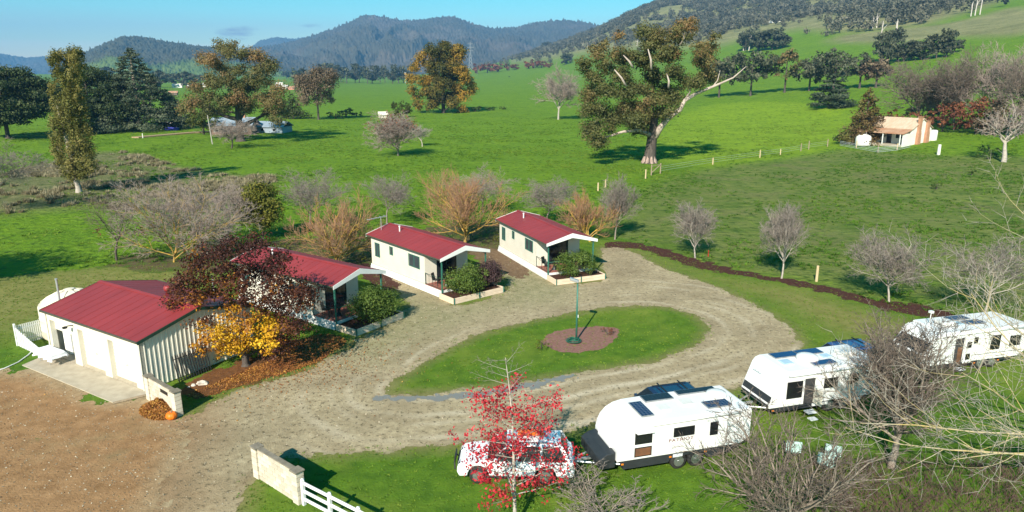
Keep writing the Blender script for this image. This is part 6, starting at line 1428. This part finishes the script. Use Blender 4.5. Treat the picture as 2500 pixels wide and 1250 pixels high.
# folding chairs with pale green covers, bottom right
M['mint'] = mat('mint_cloth', (.50,.68,.62), (.36,.52,.48), 3, .8, bump=.3)
def camp_chair(label, p, rz):
    t = thing('camp_chair', label, 'chair', p, rz, 'camp chairs under the bare trees')
    s = MB(); s.hexa([(-.28,-.26,.44),(.28,-.26,.44),(.26,.24,.38),(-.26,.24,.38)], [(-.28,-.26,.46),(.28,-.26,.46),(.26,.24,.40),(-.26,.24,.40)]); s.build('seat', M['mint'], t)
    b = MB(); b.hexa([(-.28,.22,.38),(.28,.22,.38),(.28,.25,.38),(-.28,.25,.38)], [(-.30,.46,1.02),(.30,.46,1.02),(.30,.49,1.02),(-.30,.49,1.02)]); b.build('backrest', M['mint'], t)
    fl = MB(); fl.hexa([(-.31,.44,.55),(.31,.44,.55),(.31,.47,.55),(-.31,.47,.55)], [(-.32,.46,1.05),(.32,.46,1.05),(.32,.50,1.05),(-.32,.50,1.05)]); fl.build('cover', M['mint'], t)
    for sx in (-1, 1):
        l = MB(); l.tube([(.30*sx,-.30,0),(.28*sx,.24,.40),(.31*sx,.48,1.04)], .014, 6); l.build('leg', M['black'], t); l = MB(); l.tube([(.30*sx,.32,0),(.28*sx,-.24,.45),(.30*sx,-.30,.64)], .014, 6); l.build('leg', M['black'], t)
        a_ = MB(); a_.box(.30*sx-.04, .30*sx+.04, -.30, .32, .63, .66); a_.build('armrest', M['black'], t)
camp_chair('pale green covered camp chair nearest the caravans', G(1930, 1118), 2.9)
camp_chair('pale green covered camp chair beside the pale trunk, farther to the right', G(2018, 1152), 2.5)
camp_chair('pale green covered camp chair just behind the one by the pale trunk', G(2030, 1128), 2.7)
# ------------------------------------------------------------------ farther buildings and small things in the fields
M['rustroof'] = mat('rusty_pale_roof', (.56,.45,.34), (.47,.32,.21), .9, .75, bump=.1, stretch=(3,1,1), detail=8)
M['rust'] = mat('rusted_iron', (.36,.15,.075), (.48,.33,.22), .7, .85, detail=8)
M['brick'] = mat('orange_brick', (.44,.235,.14), (.36,.18,.105), 2, .9, bump=.2)
M['bluegrey'] = mat('blue_grey_roof', (.30,.36,.42), (.20,.25,.30), .6, .5)
M['offwhite'] = mat('off_white_wall', (.76,.74,.69), (.66,.63,.57), .8, .8)
M['fbrick'] = mat('brown_brick', (.20,.13,.10), (.15,.10,.08), 1.2, .9)
p = T(2222, 355)
ct_ = thing('cottage', 'old white cottage with a rusty pale roof and two brick chimneys', 'cottage', p, math.radians(-58))
ct_.scale = (1.28, 1.28, 1.2)
CLn, CD = 10.5, 6.0          # front runs along -x from the corner at the origin, gable along +y
w = MB(); w.box(-CLn, 0, 0, .2, -.4, 2.9); w.box(-CLn, 0, CD-.2, CD, -.4, 2.9); w.box(-CLn, -CLn+.2, .2, CD-.2, -.4, 2.9)
w.build('wall', M['offwhite'], ct_)
w = MB(); w.prism([(.202, -.4), (CD-.202, -.4), (CD-.202, 2.9), (CD/2, 4.6), (.202, 2.9)], -.2, 0, 'yz'); w.build('gable_wall', M['offwhite'], ct_)
r = MB(); r.prism([(-.15, 2.82), (CD/2, 4.62), (CD/2, 4.70), (-.15, 2.90)], -CLn-.2, .25, 'yz'); r.prism([(CD/2, 4.62), (CD+.15, 2.82), (CD+.15, 2.90), (CD/2, 4.70)], -CLn-.2, .25, 'yz')
for k in range(18):
    x = -CLn+k*.6; r.prism([(-.15, 2.90), (CD/2, 4.70), (CD/2, 4.73), (-.15, 2.93)], x, x+.08, 'yz')
r.build('roof', M['rustroof'], ct_)
r = MB(); r.prism([(-2.6, 2.05), (-.16, 2.74), (-.16, 2.81), (-2.6, 2.12)], -CLn+.8, .15, 'yz'); r.build('verandah_roof', M['rust'], ct_)
w = MB(); w.box(-.15, .0, -2.4, -.003, -.4, 2.1); w.build('verandah_wall', M['offwhite'], ct_)
w = MB(); w.box(-CLn+.8, -.2, -2.45, -.01, -.4, .12); w.build('verandah_floor', M['concrete'], ct_)
for k in range(4):
    q = MB(); x = -CLn+1+k*3.0; q.box(x-.06, x+.06, -2.5, -2.38, .12, 2.04); q.build('verandah_post', M['white'], ct_)
for x0, x1, z0, z1, nm in ((-2.6,-1.4,1.1,2.1,'window'), (-4.2,-3.3,.15,2.2,'door'), (-8,-6.6,1.0,2.1,'window')):
    q = MB(); q.box(x0-.1, x1+.1, -.06, -.004, z0-.1, z1+.1); o = q.build(nm, M['white'], ct_); q = MB(); q.box(x0, x1, -.075, -.061, z0, z1); q.build('pane' if nm == 'window' else 'panel', M['glass'], o)
for y_, h_ in ((1.75, 4.9), (4.35, 4.1)):
    q = MB(); q.hexa([(.003,y_-.46,-.5),(.5,y_-.46,-.5),(.5,y_+.46,-.5),(.003,y_+.46,-.5)], [(.003,y_-.42,2.1),(.45,y_-.42,2.1),(.45,y_+.42,2.1),(.003,y_+.42,2.1)])
    q.hexa([(.003,y_-.42,2.1),(.45,y_-.42,2.1),(.45,y_+.42,2.1),(.003,y_+.42,2.1)], [(.003,y_-.32,2.6),(.42,y_-.32,2.6),(.42,y_+.32,2.6),(.003,y_+.32,2.6)]); q.box(.003, .42, y_-.32, y_+.32, 2.6, h_); q.box(-.03, .48, y_-.46, y_+.46, h_, h_+.15); q.build('chimney', M['brick'], ct_)
def loc_(o, v): bpy.context.view_layer.update(); return o.matrix_world @ V3(v)
tk2 = thing('water_tank', 'white water tank on a stand behind the cottage chimneys', 'tank', loc_(ct_, (-.3, 7.3, -.2)))
m = MB(); m.lathe([(.85,.7),(.9,.8),(.9,3.0),(.7,3.15),(0,3.2)], 24); m.build('barrel', M['offwhite'], tk2, smooth=True)
m = MB()
for a in range(6): m.tube([(.75*math.cos(a*1.05), .75*math.sin(a*1.05), -.3), (.75*math.cos(a*1.05), .75*math.sin(a*1.05), .72)], .1, 6)
m.build('stand', M['timber'], tk2)
tk3 = thing('water_tank', 'white rounded water tank in front of the cottage verandah', 'tank', loc_(ct_, (-6.2, -3.6, -.3)))
m = MB(); m.lathe([(1.55,0),(1.6,.1),(1.6,1.7),(1.4,2.1),(.8,2.35),(0,2.4)], 28); m.build('barrel', M['offwhite'], tk3, smooth=True); m = MB(); m.lathe([(.3,2.36),(.3,2.46),(0,2.48)], 14); m.build('lid', M['offwhite'], tk3)
def post(name, label, u, v, h, r, m, group=None, lean=(0,0)):
    q = T(u, v); b = MB(); b.tube([(0,0,-.1),(lean[0],lean[1],h)], [r,r*.9], 7); o = b.build(name, m); o.location = q; return tag(o, label, 'post', group)
post('timber_post', 'pale timber post standing by the mulch row', 1993, 687, 1.32, .11, M['paletimber'])
post('marker_post', 'small red marker post behind the second tree of the mulch row', 1729, 626, .6, .04, mat('red_marker', (.5,.03,.02), None, 4, .5))
post('white_post', 'thick white post alone in the grass below the cottage', 2291, 378, 2.0, .30, M['offwhite'])
post('white_post', 'small white post in the paddock left of the ragged gum', 349, 337, 1.2, .12, M['offwhite'])
fp = [(1576,436,1.5),(1590,428,1.8),(1612,424,1.8),(1740,402,1.3),(1855,385,1.6),(1905,378,1.2),(1955,369,1.7),(1974,365,1.9),(2020,358,1.7),(1460,466,1.2),(1478,458,1.2),(2090,362,1.6),(2143,372,1.7),(2190,366,1.4)]
fl_ = ['leftmost timber post of the paddock fence corner','taller post of the paddock fence corner, second from its left','braced post of the paddock fence corner, third from its left','lone post midway along the paddock fence','yellowish post in the fence below the lime green grass','short post in the fence left of the pale blue post','pale post third from the cottage garden along the fence','pale blue grey post near the cottage garden corner','end post of the fence at the cottage garden','timber post above the small orange tree, the lower one','timber post above the small orange tree, the higher one','post of the cottage garden fence in front of the dark shade','white post of the cottage garden fence before the tank','post of the cottage garden fence before the verandah']
for (u, v, h), lb in zip(fp, fl_): post('fence_post', lb, u, v, h, .12, M['paletimber'] if h < 1.65 else M['timber'], 'posts of the paddock fences')
br_ = MB(); a, b = T(1590, 428), T(1612, 424); br_.tube([a+V3((0,0,.4)), b+V3((0,0,1.6))], .08, 6); br_.tube([a+V3((0,0,1.5)), b+V3((0,0,1.6))], .06, 6); tag(br_.build('fence_brace', M['timber']), 'timber brace between two posts at the paddock fence corner', 'brace')
wr_ = MB(); ps = [T(u, v) for u, v, h in fp[2:9]]
for z in (.5, .9, 1.25):
    for i in range(len(ps)-1): wr_.tube([ps[i]+V3((0,0,z)), ps[i+1]+V3((0,0,z))], .02, 4)
tag(wr_.build('fence_wire', M['galv']), 'thin wires strung between the paddock fence posts', 'wire')
gf = thing('garden_fence', 'low grey netting fence in front of the cottage', 'fence', T(2092, 362))
g0 = gf.location; pts_ = [T(u, v)-g0 for u, v in ((2050,356),(2092,364),(2143,373),(2190,368),(2222,360))]
for i in range(4):
    for z in (.15, .45, .75, 1.05):
        q = MB(); q.tube([pts_[i]+V3((0,0,z)), pts_[i+1]+V3((0,0,z))], .03, 4); q.build('rail', M['pvc'], gf)
# houses of the far village and the farmhouse behind the ragged gum
def far_house(label, u, v, wpx, hpx, dep, rz, wm, rm, nwin=2, name='house', group=None, chim=False):
    q = T(u, v); w_ = wide(q, wpx); h_ = wide(q, hpx); t = thing(name, label, 'house', q, rz, group); hw = h_*.55
    b = MB(); b.box(-w_/2, w_/2, -dep/2, dep/2, -1, hw); b.build('wall', wm, t)
    r = MB(); r.prism([(-dep/2-.4, hw-.05), (0, h_), (dep/2+.4, hw-.05), (dep/2+.4, hw+.12), (0, h_+.2), (-dep/2-.4, hw+.12)], -w_/2-.4, w_/2+.4, 'yz'); ro = r.build('roof', rm, t)
    for k in range(nwin):
        x = -w_/2+w_*(k+.7)/(nwin+.4); m = MB(); m.box(x-w_*.06, x+w_*.06, -dep/2-.06, -dep/2-.01, hw*.3, hw*.75); f = m.build('window', M['white'], t); m = MB(); m.box(x-w_*.05, x+w_*.05, -dep/2-.08, -dep/2-.061, hw*.33, hw*.72); m.build('pane', M['glass'], f)
    if chim: m = MB(); m.box(w_*.2, w_*.2+.9, -.4, .4, h_*.7, h_+1); m.build('chimney', M['brick'], ro)
    return t
far_house('farmhouse with a blue grey roof behind the trunk of the ragged gum', 575, 325, 95, 36, 9, .1, M['fbrick'], M['bluegrey'], 4, chim=True)
far_house('low grey roofed shed joined to the right of the farmhouse', 668, 322, 70, 24, 7, -.1, M['bluegrey'], M['bluegrey'], 2, 'shed')
far_house('small white outbuilding between the cedar and the leaning olive tree', 424, 312, 24, 18, 3, .2, M['offwhite'], M['offwhite'], 1, 'shed')
m = thing('blue_tarp', 'bright blue covered load in front of the white outbuilding', 'tarp', T(420, 318)); q = MB(); w_ = wide(m.location, 30); q.prism([(-w_/2,0),(-w_/2+.2,.75),(-w_/6,1.0),(w_/4,.85),(w_/2-.1,.7),(w_/2,0)], -.8, .8, 'xz'); q.build('cover', mat('blue_tarp_cloth', (.02,.03,.30), (.015,.02,.2), 3, .6), m, bevel=.08)
for i, a in enumerate([
    ('white farm shed in the far village, leftmost of its roofs', 434, 214, 22, 9, .2), ('pinkish long roofed house in the far village right of the white shed', 472, 213, 26, 10, -.2), ('low pale house in the far village partly behind the ragged gum', 512, 212, 28, 9, .1), ('brown brick shed at the field corner below the far village', 424, 232, 18, 9, .3),
    ('white house beyond the gap right of the ragged gum', 682, 214, 16, 12, .4), ('small white house with a dark porch just right of the other white one', 698, 217, 14, 9, -.3), ('salmon red shed at the right end of the far white houses', 712, 219, 14, 8, .1)]):
    lb, u, v, w_, h_, rz = a
    far_house(lb, u, v, w_, h_, 6, rz, M['fbrick'] if 'brown' in lb else (mat('salmon_wall', (.62,.25,.18), None, 1, .8) if 'salmon' in lb else M['offwhite']), M['rustroof'] if 'pink' in lb else (M['rust'] if 'salmon' in lb or 'brown' in lb else M['offwhite']), 2, 'house', 'houses of the far village')
far_house('small tan shed standing behind the bushy bare tree', 935, 288, 18, 14, 4, .3, M['cream_board'], M['cream_board'], 1, 'shed')
far_house('white house with a tan roof high on the wooded slope', 1892, 55, 24, 10, 9, .2, M['offwhite'], M['rustroof'], 2, chim=True)
# farm track, poles, pylon
tr = [T(u, v) for u, v in ((330,337),(400,331),(470,325),(520,322))]; q = MB()
for i in range(3):
    a, b = tr[i], tr[i+1]; d = V3((-(b-a).y, (b-a).x, 0)).normalized()*1.4; zz_ = V3((0,0,.30)); q.add([a+d+zz_, a-d+zz_, b-d+zz_, b+d+zz_, a+d-zz_, a-d-zz_, b-d-zz_, b+d-zz_], [(0,1,2,3),(7,6,5,4),(0,3,7,4),(1,5,6,2),(0,4,5,1),(3,2,6,7)])
tag(q.build('farm_track', m_dirt), kind='structure')
pp = T(519, 352); t = thing('power_pole', 'leaning grey power pole in front of the ragged gum', 'pole', pp); m = MB(); m.tube([(0,0,-.3),(-.5,0,tall(pp,281))], [.15,.11], 8); m.build('pole', mat('grey_pole', (.38,.35,.31), None, 3, .9), t)
pp = T(990, 203); t = thing('power_pole', 'thin pale pole by the dark tree line left of the golden tree', 'pole', pp); m = MB(); h_ = tall(pp, 176); m.tube([(0,0,-.3),(0,0,h_)], [.35,.25], 6); m.box(-1.2,1.2,-.15,.15,h_-1.2,h_-.9); m.build('pole', M['pvc'], t)
pp = T(1149, 172); H = tall(pp, 103); t = thing('pylon', 'grey lattice power pylon against the blue range', 'pylon', pp); m = MB(); wd_ = H*.075
for sx in (-1, 1):
    for sy in (-1, 1): m.tube([(sx*wd_, sy*wd_, 0), (sx*wd_*.25, sy*wd_*.25, H*.62), (sx*wd_*.15, sy*wd_*.15, H)], .24, 5)
for k in range(7):
    z0_, z1_ = H*k/8, H*(k+1)/8; a, b = wd_*(1-.75*min(1, z0_/H/.62)), wd_*(1-.75*min(1, z1_/H/.62))
    for s in (-1, 1): m.tube([(-a, s*a, z0_), (b, s*b, z1_)], .2, 4); m.tube([(a, s*a, z0_), (-b, s*b, z1_)], .2, 4)
for z_, l_ in ((.70,.11),(.82,.13),(.94,.10)): m.tube([(-H*l_, 0, H*z_), (H*l_, 0, H*z_)], .35, 5)
m.build('lattice', mat('pylon_steel', (.34,.36,.40), None, 2, .5), t)
# a black cow far out in the field
pp = T(1243, 189); t = thing('cow', 'tiny black cow grazing in the far green field', 'cow', pp, .4)
me = bpy.data.meshes.new('body'); vs_ = [(0,0,1.25),(.55,0,1.28),(1.0,0,1.3),(-.55,0,1.25),(-.9,0,1.28),(1.35,0,1.15),(1.65,0,.75),(1.8,0,.5),(.85,.22,.75),(.85,.22,0),(.85,-.22,.75),(.85,-.22,0),(-.75,.24,.8),(-.82,.24,.45),(-.75,.24,0),(-.75,-.24,.8),(-.82,-.24,.45),(-.75,-.24,0),(-1.05,0,.6)]
me.from_pydata(vs_, [(0,1),(1,2),(0,3),(3,4),(2,5),(5,6),(6,7),(2,8),(8,9),(2,10),(10,11),(4,12),(12,13),(13,14),(4,15),(15,16),(16,17),(4,18)], []); o = link('body', me, t); sm = o.modifiers.new('skin', 'SKIN')
for i, v in enumerate(me.skin_vertices[0].data): v.radius = [(.40,.44),(.38,.42),(.34,.38),(.40,.44),(.32,.34),(.20,.24),(.16,.17),(.10,.10),(.13,.13),(.06,.06),(.13,.13),(.06,.06),(.15,.15),(.08,.08),(.06,.06),(.15,.15),(.08,.08),(.06,.06),(.03,.03)][i]
o.modifiers.new('sub', 'SUBSURF').render_levels = 1; me.materials.append(M['black'])
# the tree beyond the left edge whose shade lies over the lawn
bare_tree('bare_tree', 'tree beyond the left edge whose dark shade falls across the lawn', 'tree', V3((-47.5, 50, 0)), 9, 11, 300, B['dark'], B['twigbr'], dict(kids=[(12,14),(10,12),(8,9),(5,6)]), .2, .3, None, 2.5)
# ------------------------------------------------------------------ air
hb = MB(); hb.box(-6200, 6200, -150, 8800, -60, 640)
mh = bpy.data.materials.new('air'); mh.use_nodes = True; nt = mh.node_tree; nt.nodes.clear()
pv = nt.nodes.new('ShaderNodeVolumePrincipled'); pv.inputs['Density'].default_value = HAZE; pv.inputs['Color'].default_value = (.20, .54, 1, 1)
ou = nt.nodes.new('ShaderNodeOutputMaterial'); nt.links.new(pv.outputs[0], ou.inputs['Volume'])
tag(hb.build('haze', mh), kind='stuff')
